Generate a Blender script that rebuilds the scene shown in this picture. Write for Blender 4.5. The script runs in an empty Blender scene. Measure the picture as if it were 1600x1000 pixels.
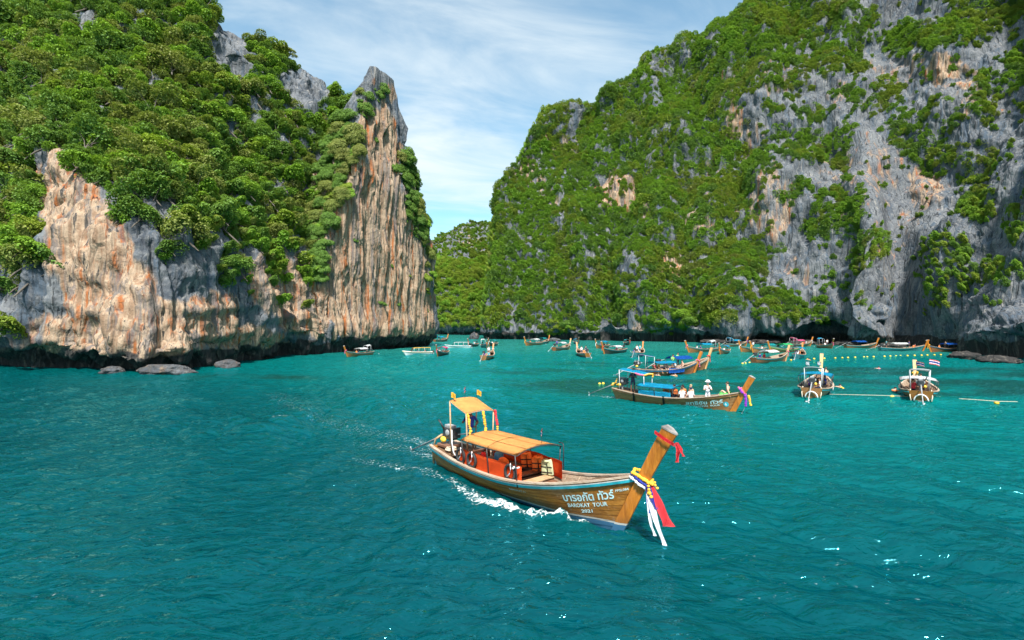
import bpy, bmesh, math, random
import numpy as np
from mathutils import Vector, Matrix, Euler

random.seed(7)
rng = np.random.default_rng(7)
SC = bpy.context.scene
COL = SC.collection
R = math.radians

# ---------------------------------------------------------------- camera
H = 5.7            # eye height above the water (m)
F = 800.0          # focal length in photograph pixels (18 mm lens)
HY = 508.0         # row of the horizon in the photograph
cam = bpy.data.cameras.new('camera')
cam.lens = 18.0
cam.sensor_width = 36.0
cam.shift_y = (HY - 500.0) / 1600.0
cam.clip_start = 0.3
cam.clip_end = 9000.0
cam_o = bpy.data.objects.new('camera', cam)
COL.objects.link(cam_o)
cam_o.location = (0, 0, H)
cam_o.rotation_euler = (R(90), 0, 0)
SC.camera = cam_o

# ---------------------------------------------------------------- sky, sun, exposure
SUN_EL, SUN_AZ = 54.0, 177.0       # azimuth clockwise from +Y: behind the viewer, to the right
world = bpy.data.worlds.new('World')
SC.world = world
world.use_nodes = True
wn, wl = world.node_tree.nodes, world.node_tree.links
wn.clear()
w_out = wn.new('ShaderNodeOutputWorld')
sky = wn.new('ShaderNodeTexSky')
sky.sky_type = 'NISHITA'
sky.sun_disc = False
sky.sun_elevation = R(SUN_EL)
sky.sun_rotation = R(SUN_AZ)
sky.air_density = 1.0
sky.dust_density = 0.4
sky.ozone_density = 1.0
bg_sky = wn.new('ShaderNodeBackground')
bg_sky.inputs['Strength'].default_value = 0.08
tint = wn.new('ShaderNodeMix'); tint.data_type = 'RGBA'; tint.blend_type = 'MULTIPLY'
tint.inputs[0].default_value = 1.0; tint.inputs[7].default_value = (0.70, 1.05, 1.0, 1)     # tropical cyan air
wl.new(sky.outputs['Color'], tint.inputs[6]); wl.new(tint.outputs[2], bg_sky.inputs['Color'])
# thin high cloud, laid on a plane far above: direction / elevation
tc = wn.new('ShaderNodeTexCoord')
sep = wn.new('ShaderNodeSeparateXYZ')
wl.new(tc.outputs['Generated'], sep.inputs[0])
def wmath(op, a, b=None, clamp=False):
    n = wn.new('ShaderNodeMath'); n.operation = op; n.use_clamp = clamp
    for i, v in enumerate((a, b)):
        if v is None: continue
        if isinstance(v, (int, float)): n.inputs[i].default_value = v
        else: wl.new(v, n.inputs[i])
    return n.outputs[0]
den = wmath('ADD', wmath('MAXIMUM', sep.outputs['Z'], 0.0), 0.16)
cx = wmath('DIVIDE', sep.outputs['X'], den)
cy = wmath('DIVIDE', sep.outputs['Y'], den)
comb = wn.new('ShaderNodeCombineXYZ')
wl.new(wmath('ADD', wmath('MULTIPLY', cx, 0.75), wmath('MULTIPLY', cy, 0.25)), comb.inputs[0])
wl.new(wmath('ADD', wmath('MULTIPLY', cy, 1.7), wmath('MULTIPLY', cx, -0.45)), comb.inputs[1])
comb.inputs[2].default_value = 3.7
def wnoise(scale, detail, rough, dist):
    n = wn.new('ShaderNodeTexNoise')
    n.inputs['Scale'].default_value = scale
    n.inputs['Detail'].default_value = detail
    n.inputs['Roughness'].default_value = rough
    n.inputs['Distortion'].default_value = dist
    wl.new(comb.outputs[0], n.inputs['Vector'])
    return n.outputs['Fac']
big = wnoise(0.62, 3.0, 0.5, 0.3)
fine = wnoise(1.9, 9.0, 0.58, 0.55)
cl = wmath('ADD', wmath('MULTIPLY', big, 0.75), wmath('MULTIPLY', fine, 0.75))
rampc = wn.new('ShaderNodeMapRange')
rampc.interpolation_type = 'SMOOTHSTEP'
rampc.inputs['From Min'].default_value = 0.53
rampc.inputs['From Max'].default_value = 1.0
rampc.inputs['To Min'].default_value = 0.10
rampc.inputs['To Max'].default_value = 1.0
wl.new(cl, rampc.inputs['Value'])
bg_cl = wn.new('ShaderNodeBackground')
bg_cl.inputs['Color'].default_value = (0.88, 0.97, 1.0, 1)
bg_cl.inputs['Strength'].default_value = 0.40
wmix = wn.new('ShaderNodeMixShader')
wl.new(rampc.outputs['Result'], wmix.inputs['Fac'])
wl.new(bg_sky.outputs[0], wmix.inputs[1])
wl.new(bg_cl.outputs[0], wmix.inputs[2])
wl.new(wmix.outputs[0], w_out.inputs['Surface'])

sun = bpy.data.lights.new('sun', 'SUN')
sun.energy = 3.5
sun.angle = R(6.0)
sun.color = (1.0, 0.955, 0.88)
sun_o = bpy.data.objects.new('sun', sun)
COL.objects.link(sun_o)
_d = Vector((math.sin(R(SUN_AZ)) * math.cos(R(SUN_EL)), math.cos(R(SUN_AZ)) * math.cos(R(SUN_EL)), math.sin(R(SUN_EL))))
sun_o.rotation_euler = _d.to_track_quat('Z', 'Y').to_euler()
sun_o.location = (40, -60, 120)

SC.view_settings.view_transform = 'Standard'
SC.view_settings.look = 'None'
SC.view_settings.exposure = 1.46
SC.view_settings.gamma = 1.0
SC.view_settings.use_curve_mapping = False
SC.render.engine = 'CYCLES'
SC.cycles.max_bounces = 5
SC.cycles.diffuse_bounces = 4
SC.cycles.glossy_bounces = 2
SC.cycles.transmission_bounces = 2
SC.cycles.transparent_max_bounces = 4
SC.cycles.use_denoising = True
SC.cycles.caustics_reflective = False
SC.cycles.caustics_refractive = False

# ---------------------------------------------------------------- helpers
def P(px, py, Y):
    """world point seen at photograph pixel (px, py) at distance Y"""
    return np.array([(px - 800.0) / F * Y, Y, H - (py - HY) / F * Y])

def on_water(px, py):
    Y = H * F / (py - HY)
    return np.array([(px - 800.0) / F * Y, Y, 0.0])

def project(p):
    return 800.0 + F * p[..., 0] / p[..., 1], HY - F * (p[..., 2] - H) / p[..., 1]

def sstep(a, b, x):
    t = np.clip((x - a) / (b - a), 0, 1)
    return t * t * (3 - 2 * t)

_G = rng.normal(size=(64, 64, 64, 3)).astype(np.float32)
_G /= np.linalg.norm(_G, axis=-1, keepdims=True)
_G = _G.reshape(-1, 3)
def gnoise(p):
    p = np.asarray(p, dtype=np.float32)
    i = np.floor(p).astype(np.int32)
    f = p - i
    u = f * f * f * (f * (f * 6 - 15) + 10)
    out = 0
    for dx in (0, 1):
        wx = u[:, 0] if dx else 1 - u[:, 0]
        for dy in (0, 1):
            wy = u[:, 1] if dy else 1 - u[:, 1]
            for dz in (0, 1):
                wz = u[:, 2] if dz else 1 - u[:, 2]
                idx = (((i[:, 0] + dx) & 63) * 64 + ((i[:, 1] + dy) & 63)) * 64 + ((i[:, 2] + dz) & 63)
                g = _G[idx]
                d = g[:, 0] * (f[:, 0] - dx) + g[:, 1] * (f[:, 1] - dy) + g[:, 2] * (f[:, 2] - dz)
                out = out + wx * wy * wz * d
    return out * 1.5
def fbm(p, octv=4, gain=0.5):
    a, s, out = 1.0, 1.0, 0
    for k in range(octv):
        out = out + a * gnoise(p * s + 17.3 * k)
        a *= gain; s *= 2.03
    return out
def ridged(p, octv=3, gain=0.5):
    a, s, out = 1.0, 1.0, 0
    for k in range(octv):
        out = out + a * (1 - 2 * np.abs(gnoise(p * s + 9.1 * k)))
        a *= gain; s *= 2.07
    return out

def set_kind(o, k): o['kind'] = k; return o
def tag(o, label=None, cat=None, group=None):
    if label: o['label'] = label
    if cat: o['category'] = cat
    if group: o['group'] = group
    return o
def link(o, parent=None):
    COL.objects.link(o)
    if parent is not None: o.parent = parent
    return o
def empty(name, loc=(0, 0, 0), rz=0.0):
    o = bpy.data.objects.new(name, None)
    o.empty_display_size = 0.2
    o.location = loc; o.rotation_euler = (0, 0, rz)
    return link(o)
def copy_tree(o, parent=None):
    c = o.copy(); COL.objects.link(c); c.parent = parent
    for ch in o.children: copy_tree(ch, c)
    return c

def grid_mesh(name, pts, closed_u=False):
    """pts (nu, nv, 3) -> quad mesh"""
    nu, nv = pts.shape[:2]
    me = bpy.data.meshes.new(name)
    v = pts.reshape(-1, 3).astype(np.float32)
    iu = np.arange(nu if closed_u else nu - 1)
    a = (iu[:, None] * nv + np.arange(nv - 1)[None, :])
    b = (((iu + 1) % nu)[:, None] * nv + np.arange(nv - 1)[None, :])
    q = np.stack([a, b, b + 1, a + 1], -1).reshape(-1, 4).astype(np.int32)
    me.vertices.add(len(v)); me.vertices.foreach_set('co', v.ravel())
    me.loops.add(q.size); me.loops.foreach_set('vertex_index', q.ravel())
    me.polygons.add(len(q))
    me.polygons.foreach_set('loop_start', np.arange(0, q.size, 4, dtype=np.int32))
    me.polygons.foreach_set('use_smooth', np.ones(len(q), dtype=bool))
    me.update(calc_edges=True)
    return me
def add_attr(me, name, val):
    at = me.attributes.new(name, 'FLOAT', 'POINT')
    at.data.foreach_set('value', np.asarray(val, dtype=np.float32).ravel())

# node helper -----------------------------------------------------------
class NT:
    def __init__(self, name):
        self.m = bpy.data.materials.new(name); self.m.use_nodes = True
        self.t = self.m.node_tree; self.n = self.t.nodes; self.l = self.t.links
        self.n.clear()
        self.out = self.n.new('ShaderNodeOutputMaterial')
    def put(self, sock, v):
        if isinstance(v, bpy.types.NodeSocket): self.l.new(v, sock)
        elif isinstance(v, (tuple, list)) and len(v) == 3 and sock.type == 'RGBA': sock.default_value = (*v, 1)
        else: sock.default_value = v
    def node(self, typ, **kw):
        n = self.n.new(typ)
        for k, v in kw.items(): setattr(n, k, v)
        return n
    def math(self, op, a, b=0.0, clamp=False):
        n = self.node('ShaderNodeMath', operation=op, use_clamp=clamp)
        self.put(n.inputs[0], a); self.put(n.inputs[1], b); return n.outputs[0]
    def mix(self, f, a, b, blend='MIX'):
        n = self.node('ShaderNodeMix', data_type='RGBA', blend_type=blend)
        self.put(n.inputs[0], f); self.put(n.inputs[6], a); self.put(n.inputs[7], b); return n.outputs[2]
    def attr(self, name, out='Fac'):
        n = self.node('ShaderNodeAttribute', attribute_name=name); return n.outputs[out]
    def coord(self, which='Object', scale=(1, 1, 1), rot=(0, 0, 0)):
        if which == 'Position': s = self.node('ShaderNodeNewGeometry').outputs['Position']
        else: s = self.node('ShaderNodeTexCoord').outputs[which]
        mp = self.node('ShaderNodeMapping'); self.l.new(s, mp.inputs[0])
        mp.inputs['Scale'].default_value = scale; mp.inputs['Rotation'].default_value = rot
        return mp.outputs[0]
    def noise(self, vec, scale, detail=4.0, rough=0.55, dist=0.0, out='Fac'):
        n = self.node('ShaderNodeTexNoise'); self.l.new(vec, n.inputs['Vector'])
        for k, v in (('Scale', scale), ('Detail', detail), ('Roughness', rough), ('Distortion', dist)): n.inputs[k].default_value = v
        return n.outputs[out]
    def voro(self, vec, scale, feature='DISTANCE_TO_EDGE', rnd=1.0):
        n = self.node('ShaderNodeTexVoronoi', feature=feature); self.l.new(vec, n.inputs['Vector'])
        n.inputs['Scale'].default_value = scale; n.inputs['Randomness'].default_value = rnd
        return n.outputs[0]
    def ramp(self, v, a, b, lo=0.0, hi=1.0):
        n = self.node('ShaderNodeMapRange', interpolation_type='SMOOTHSTEP')
        self.put(n.inputs['Value'], v)
        for k, x in (('From Min', a), ('From Max', b), ('To Min', lo), ('To Max', hi)): self.put(n.inputs[k], x)
        return n.outputs[0]
    def bump(self, h, strength=0.5, dist=0.1, normal=None):
        n = self.node('ShaderNodeBump'); n.inputs['Strength'].default_value = strength; n.inputs['Distance'].default_value = dist
        self.l.new(h, n.inputs['Height'])
        if normal is not None: self.l.new(normal, n.inputs['Normal'])
        return n.outputs[0]
    def bsdf(self, color, rough=0.6, spec=0.5, normal=None, metal=0.0, **kw):
        n = self.node('ShaderNodeBsdfPrincipled')
        self.put(n.inputs['Base Color'], color); self.put(n.inputs['Roughness'], rough)
        self.put(n.inputs['Specular IOR Level'], spec); self.put(n.inputs['Metallic'], metal)
        if normal is not None: self.l.new(normal, n.inputs['Normal'])
        for k, v in kw.items(): self.put(n.inputs[k], v)
        return n.outputs[0]
    def done(self, surf):
        self.l.new(surf, self.out.inputs['Surface']); return self.m
# ================================================================ CLIFFS
def herm(t, X, tq):
    """cubic hermite through (t, X) on axis 0"""
    t = np.asarray(t, float)
    d = np.diff(X, axis=0) / np.diff(t).reshape(-1, *([1] * (X.ndim - 1)))
    m = np.empty_like(X)
    m[0], m[-1] = d[0], d[-1]
    m[1:-1] = 0.5 * (d[:-1] + d[1:])
    k = np.clip(np.searchsorted(t, tq, side='right') - 1, 0, len(t) - 2)
    h = (t[k + 1] - t[k]); s = (tq - t[k]) / h
    sh = (-1, *([1] * (X.ndim - 1)))
    s = s.reshape(sh); h = h.reshape(sh)
    return ((2*s**3 - 3*s**2 + 1) * X[k] + (s**3 - 2*s**2 + s) * h * m[k] + (-2*s**3 + 3*s**2) * X[k+1] + (s**3 - s**2) * h * m[k+1])

def loft(cols, nu, nv, wu=None, wv=None):
    C = np.array(cols, float)
    tu = np.concatenate([[0], np.cumsum(np.linalg.norm(np.diff(C[:, :, :2], axis=0), axis=2).mean(1))]) if wu is None else np.array(wu, float)
    tv = np.concatenate([[0], np.cumsum(np.linalg.norm(np.diff(C, axis=1), axis=2).mean(0))]) if wv is None else np.array(wv, float)
    A = herm(tu, C, np.linspace(tu[0], tu[-1], nu))
    B = herm(tv, A.transpose(1, 0, 2), np.linspace(tv[0], tv[-1], nv))
    return B.transpose(1, 0, 2)

def normals_of(p, closed=False):
    if closed:
        du = np.roll(p, -1, 0) - np.roll(p, 1, 0)
    else:
        du = np.gradient(p, axis=0)
    dv = np.gradient(p, axis=1)
    n = np.cross(du, dv)
    return n / (np.linalg.norm(n, axis=2, keepdims=True) + 1e-9)

def blobs(px, py, L):
    out = np.zeros_like(px)
    for (x, y, rx, ry, s) in L:
        out = np.maximum(out, s * (1 - sstep(0.55, 1.25, np.sqrt(((px - x) / rx) ** 2 + ((py - y) / ry) ** 2))))
    return out
def rock_shape(p, n, amp=1.0, flute=1.0, cell=1.0, rib=0.0, fs=1.0, slab=None, fz=1.0, bk=1.0):
    """push a smooth sheet into weathered karst: buttresses, flutes, blocks"""
    s = p.shape; q = p.reshape(-1, 3).astype(np.float32)
    warp = np.stack([gnoise(q / 9 + 3), gnoise(q / 9 + 31), gnoise(q / 9 + 57)], -1) * 1.1
    w = q + warp
    big = fbm(q / np.array([17, 17, 24]), 3) * 2.6
    fl = ridged(w / np.array([4.4, 4.4, 26 * fz]) * fs, 3, 0.55) * 0.95 * flute / fs
    bl = gnoise(w / np.array([2.6, 2.6, 3.4]) * cell)
    blk = np.round(bl * 3) / 3 * 0.7 + bl * 0.3
    blk2 = gnoise(w / np.array([1.15, 1.15, 1.9]) * cell)
    blk2 = np.round(blk2 * 2.5) / 2.5
    ledge = gnoise(np.stack([q[:, 0] * .05, q[:, 1] * .05, (w[:, 2] + 0.22 * q[:, 0]) * 0.62], -1))
    fine = fbm(q / np.array([0.7, 0.7, 1.1]), 2)
    if rib: big = big + rib * (.25 + .75 * sstep(-5, 35, q[:, 0]) if rib > 3 else 1) * (ridged(w / np.array([30, 30, 95]) + 2.2, 2, .6) - .3)
    lip = (1 - sstep(4, 10, q[:, 2])) * gnoise(w / np.array([1.7, 1.7, 7.0]) + 8.8) * 1.3
    k = 1.0
    if slab:                                    # the clean-broken face keeps little relief
        px_, py_ = project(q); k = 1 - .8 * blobs(px_ + 12 * bl, py_, slab)
    d = lip + big * (.4 + .6 * k) + (fl + (blk * 1.0 + blk2 * 0.36 + ledge * 0.45 + fine * 0.16) * bk) * k
    return p + n * (d * amp).reshape(*s[:2], 1)

# --- left headland: columns of (px, py, distance), water to crest -------
def col(pts, back):
    """recess below water, the measured points, then the far side of the ridge"""
    a = P(*pts[0]); a[2] = -4.0
    L = [a] + [P(*q) for q in pts]
    L[1][2] = min(L[1][2], 0.1)
    c = L[-1].copy(); dx, dy, dz = back
    return L + [c + np.array([dx * .25, dy * .25, dz * .04]), c + np.array([dx, dy, dz])]
LC = [
 col([(-700, 571, 74), (-700, 540, 68), (-690, 430, 70), (-680, 320, 74), (-650, 150, 86), (-620, -30, 100), (-600, -220, 115)], (-10, 60, -50)),
 col([(-220, 573, 73), (-215, 540, 67), (-210, 440, 68), (-200, 330, 72), (-180, 190, 83), (-160, 40, 97), (-150, -140, 112)], (-8, 60, -50)),
 col([(0, 574, 70), (0, 536, 64.5), (0, 440, 66), (0, 335, 72), (0, 200, 82), (0, 80, 95), (0, -70, 110)], (-6, 60, -50)),
 col([(70, 577, 68), (70, 545, 62.5), (65, 450, 63.5), (66, 330, 66.5), (70, 210, 74), (75, 80, 92), (80, -50, 107)], (-6, 60, -50)),
 col([(150, 579, 65.5), (148, 563, 60.5), (145, 450, 61.5), (140, 315, 64.5), (140, 205, 75), (150, 80, 92), (160, -30, 105)], (-5, 60, -50)),
 col([(232, 581, 63.5), (232, 560, 60), (232, 450, 61), (232, 330, 63.5), (242, 220, 76), (250, 100, 92), (258, -8, 105)], (-5, 55, -50)),
 col([(325, 574, 70), (318, 540, 65), (315, 450, 66), (310, 372, 69), (318, 250, 82), (330, 130, 97), (343, 22, 110)], (-5, 55, -45)),
 col([(400, 563, 86), (394, 525, 80), (392, 470, 80), (388, 412, 81), (392, 300, 93), (398, 185, 106), (408, 84, 119)], (-8, 50, -45)),
 col([(470, 557, 97), (465, 521, 91), (463, 475, 91), (459, 405, 95), (460, 300, 105), (468, 205, 114), (482, 112, 125)], (-12, 45, -45)),
 col([(540, 553, 106), (535, 520, 103), (530, 475, 104), (524, 400, 108), (530, 300, 115), (540, 225, 121), (552, 182, 129)], (-18, 40, -40)),
 col([(600, 548, 126), (600, 520, 124), (596, 480, 125), (590, 440, 126), (584, 380, 128), (578, 320, 131), (574, 250, 134)], (-25, 30, -30)),
 col([(640, 541, 150), (640, 520, 149), (638, 490, 149), (632, 460, 150), (626, 430, 151), (620, 400, 152), (615, 370, 154)], (-30, 15, -15)),
]
pl = loft(LC, 560, 470)
nl = normals_of(pl)
# --- the detached-looking blade of rock at the end of the headland ------
_ly = np.array([118, 124, 150, 200, 250, 290, 340, 395, 430, 530, 700]); _lx = np.array([586, 582, 573, 566, 560, 546, 522, 505, 499, 486, 480])
_ry = np.array([118, 124, 150, 185, 260, 300, 330, 380, 430, 530, 700]); _rx = np.array([612, 615, 620, 626, 626, 640, 652, 668, 674, 680, 682])
def blade():
    zt = np.array([-4, 0.0, 2.2, 4.2, 9, 16, 24, 32, 40, 47, 53, 58, 61.5, 63.4, 64.0])
    secs = []
    for z in zt:
        k = np.clip(z / 64, 0, 1)
        Zl, Zr = 101 + 15 * k, 143 - 21 * k
        py = HY - F * (z - H) / Zl; L_ = P(np.interp(py, _ly, _lx), py, Zl)[:2]
        py = HY - F * (z - H) / Zr; R_ = P(np.interp(py, _ry, _rx), py, Zr)[:2]
        e = R_ - L_; ln = np.linalg.norm(e); e /= ln
        inn = np.array([-e[1], e[0]])
        th = 13.0 * (1 - k) ** 0.8 + 2.0
        if z > 60: th *= (1 - (z - 60) / 9)
        rec = 0.0
        if z < 3.0: rec = 4.2 * (1 - max(0, z) / 3.2)     # wave-cut notch
        L2, R2 = L_ + inn * rec, R_ + inn * rec - e * rec * .5
        bow = 0.055 * ln
        ring = []
        for s in np.linspace(0, 1, 13):     # face toward the lagoon
            ring.append(L2 + (R2 - L2) * s - inn * (bow * 4 * s * (1 - s) * (0.5 + 0.5 * s)))
        for s in np.linspace(0, 1, 9)[1:-1]:    # far end and back
            ring.append(R2 + inn * th * s * 1.0 + e * 0.5 * math.sin(s * math.pi))
        for s in np.linspace(0, 1, 9):
            ring.append(R2 + inn * th + (L2 - R2) * s + inn * 1.5 * math.sin(s * math.pi))
        for s in np.linspace(0, 1, 7)[1:-1]:
            ring.append(L2 + inn * th * (1 - s) - e * 0.5 * math.sin(s * math.pi))
        secs.append([[p[0], p[1], z] for p in ring])
    S = np.array(secs).transpose(1, 0, 2)          # ring, level, 3
    ring = np.concatenate([S, S[:1]], 0)
    seg = np.linalg.norm(np.diff(ring[:, 5], axis=0), axis=1)
    tu = np.concatenate([[0], np.cumsum(seg)])
    q = loft(ring, 461, 330, wu=tu, wv=zt + 4)
    return q[:-1]
pb = blade()
nb = normals_of(pb, True)
# --- right massif -------------------------------------------------------
def rcol(base, lip, mids, crest, back=(25, 70, -40)):
    return col([base, lip] + mids + [crest], back)
RC = [
 rcol((775, 527, 250), (775, 519, 249), [(775, 490, 250), (778, 460, 252), (781, 440, 255), (784, 420, 259)], (786, 385, 266), (30, 60, -30)),
 rcol((758, 530, 212), (757, 520, 209), [(757, 485, 211), (761, 445, 214), (767, 405, 219), (772, 345, 225)], (780, 298, 233), (30, 60, -30)),
 rcol((795, 530, 206), (795, 521, 204), [(794, 478, 206), (795, 415, 210), (798, 360, 216), (800, 296, 224)], (806, 246, 234)),
 rcol((850, 531, 200), (850, 521, 198), [(849, 465, 201), (847, 395, 206), (847, 325, 213), (847, 240, 222)], (852, 178, 234)),
 rcol((920, 532, 190), (920, 521, 187), [(920, 455, 190), (918, 370, 197), (920, 290, 206), (924, 198, 217)], (930, 148, 230)),
 rcol((1000, 534, 176), (1000, 520, 173), [(1000, 445, 176), (1000, 350, 184), (1004, 258, 194), (1010, 158, 206)], (1018, 84, 221)),
 rcol((1080, 535, 169), (1080, 519, 165), [(1080, 430, 167), (1082, 335, 176), (1086, 230, 188), (1090, 124, 201)], (1096, 44, 216)),
 rcol((1160, 536, 164), (1160, 518, 159), [(1160, 430, 161), (1160, 330, 167), (1162, 222, 178), (1164, 102, 193)], (1170, 2, 212)),
 rcol((1240, 537, 158), (1240, 517, 152), [(1240, 430, 153), (1240, 330, 159), (1240, 210, 168), (1242, 80, 182)], (1246, -80, 204)),
 rcol((1310, 538, 152), (1308, 517, 146), [(1308, 430, 146), (1306, 340, 151), (1305, 210, 161), (1306, 60, 175)], (1310, -140, 198)),
 rcol((1370, 540, 140), (1368, 517, 133), [(1366, 430, 135), (1360, 380, 140), (1352, 220, 157), (1352, 60, 171)], (1356, -190, 194)),
 rcol((1405, 541, 138), (1405, 522, 139), [(1402, 430, 143), (1398, 340, 149), (1396, 210, 157), (1396, 60, 169)], (1400, -220, 192)),
 rcol((1452, 545, 123), (1452, 518, 124), [(1450, 430, 130), (1450, 330, 139), (1450, 210, 150), (1450, 50, 163)], (1455, -260, 186)),
 rcol((1500, 558, 100), (1490, 515, 99), [(1500, 430, 112), (1508, 330, 125), (1512, 210, 139), (1512, 50, 154)], (1515, -300, 180)),
 rcol((1560, 565, 89), (1555, 514, 85), [(1560, 430, 97), (1568, 330, 109), (1572, 210, 124), (1575, 50, 142)], (1580, -340, 168)),
 rcol((1640, 568, 82), (1640, 512, 76), [(1640, 430, 84), (1640, 330, 92), (1642, 210, 106), (1645, 40, 124)], (1650, -380, 152)),
 rcol((1900, 572, 75), (1900, 510, 67), [(1900, 430, 68), (1900, 330, 72), (1900, 210, 82), (1900, 20, 100)], (1905, -420, 135)),
 rcol((2500, 580, 66), (2500, 510, 59), [(2500, 430, 60), (2500, 330, 64), (2500, 210, 74), (2500, 0, 92)], (2505, -420, 125)),
]
pr = loft(RC, 900, 520)
nr = normals_of(pr)
# --- wooded hill closing the lagoon --------------------------------------
HC = [
 col([(560, 522, 330), (560, 515, 330), (565, 470, 340), (575, 450, 400), (580, 440, 520)], (0, 80, -30)),
 col([(640, 522, 325), (640, 514, 323), (645, 450, 335), (650, 420, 420), (652, 395, 550)], (0, 80, -30)),
 col([(690, 523, 312), (690, 514, 309), (690, 430, 330), (694, 400, 430), (698, 366, 580)], (0, 80, -30)),
 col([(720, 523, 300), (720, 514, 297), (720, 420, 322), (724, 385, 430), (728, 352, 580)], (0, 80, -30)),
 col([(760, 523, 290), (760, 514, 287), (760, 420, 312), (762, 385, 420), (765, 350, 560)], (0, 80, -30)),
 col([(840, 522, 290), (840, 514, 287), (840, 420, 312), (845, 385, 420), (850, 355, 560)], (0, 80, -30)),
]
ph = loft(HC, 170, 170)
nh = normals_of(ph)

# make every normal point outward (toward the lagoon / viewer)
def outward(p, n, q):
    return n if ((q - p) * n).sum(-1).mean() > 0 else -n
EYE = np.array([0, 0, 12.0])
nl = outward(pl, nl, EYE); nr = outward(pr, nr, EYE); nh = outward(ph, nh, EYE)
cb = pb.mean(0, keepdims=True); nb = outward(cb, nb, pb)

pl = rock_shape(pl, nl, 0.85, 1.0, 1.0, 1.3); pr = rock_shape(pr, nr, 1.0, 1.0, 0.8, 5.5, 1.0, [(1375, 310, 55, 130, 1), (1420, 430, 40, 110, 1)], 1.0, .55); ph = rock_shape(ph, nh, 1.3)
CRAGS = [(352, 60, 34, 50, 1), (372, 115, 20, 28, .9), (462, 130, 24, 45, .8), (500, 122, 20, 48, 1), (540, 222, 13, 28, .9), (102, 235, 12, 40, .8), (145, 232, 18, 26, .9), (12, 150, 14, 36, .7), (353, 195, 9, 20, .9)]
_px, _py = project(pl); _c = blobs(_px, _py, CRAGS)[..., None]     # bare crags stand proud of the wooded slope
_j = ridged(pl.reshape(-1, 3) / np.array([2.6, 2.6, 9.0]), 2).reshape(*pl.shape[:2], 1)
pl = pl + (nl * .55 + np.array([0, 0, .55])) * _c * (3.2 + 1.6 * _j)
kb = (1 - sstep(50, 63, pb[..., 2:3]))       # the tip stays thin
pb2 = rock_shape(pb, nb, 0.62, 3.0, 1.0, 0, 1.9, None, 3.0, .42)
pb = pb + (pb2 - pb) * (0.25 + 0.75 * kb)

# colour zones of the rock itself (where the limestone is stained tan / orange, or wave-wet black)
TAN_L = [(100, 330, 45, 120, 1.), (150, 430, 60, 130, 1.), (205, 480, 60, 90, .9), (270, 520, 60, 50, .9), (130, 530, 90, 50, 1.), (420, 430, 40, 60, .8),
         (340, 500, 45, 50, .75), (470, 460, 60, 70, .9), (90, 250, 28, 70, .8), (400, 540, 60, 35, .7), (20, 540, 40, 40, .35), (230, 560, 70, 22, .9)]
TAN_B = [(540, 380, 60, 170, 1.), (575, 320, 40, 80, 1.), (560, 260, 18, 40, .6), (600, 420, 95, 150, 1.), (598, 250, 32, 110, .85), (660, 460, 30, 90, 1.), (520, 480, 50, 70, 1.), (605, 160, 14, 40, .6)]
TAN_R = [(1290, 250, 30, 50, .35), (1330, 300, 40, 60, .32), (1180, 230, 20, 60, .45), (1420, 330, 30, 60, .35), (1520, 150, 40, 40, .4), (1300, 140, 30, 30, .35), (860, 300, 12, 30, .5), (1110, 300, 10, 60, .4), (965, 300, 38, 34, 1.), (1045, 415, 24, 40, .9), (745, 500, 10, 40, 1.), (825, 265, 16, 40, .55), (880, 235, 30, 25, .5), (1475, 110, 40, 26, .9),
         (1400, 110, 50, 30, .35), (1205, 320, 50, 70, .55), (1450, 300, 35, 40, .6), (1370, 260, 60, 60, .35), (1215, 120, 40, 40, .4), (1140, 170, 14, 70, .7),
         (1000, 330, 30, 30, .5), (1080, 345, 30, 20, .5), (1255, 430, 30, 20, .35), (1000, 525, 60, 12, .5), (1380, 400, 40, 100, .25)]
def zone_attrs(me, p, tan, wet_h):
    q = p.reshape(-1, 3)
    px, py = project(np.stack([q[:, 0], np.maximum(q[:, 1], 5), q[:, 2]], -1))
    j = fbm(q / np.array([5, 5, 11]), 2) * 26
    add_attr(me, 'tan', blobs(px + j, py + j * .7, tan))
    w = 1 - sstep(wet_h * .75, wet_h * 1.15, q[:, 2] + gnoise(q / 3.0) * 1.0)
    add_attr(me, 'wet', w)
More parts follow.
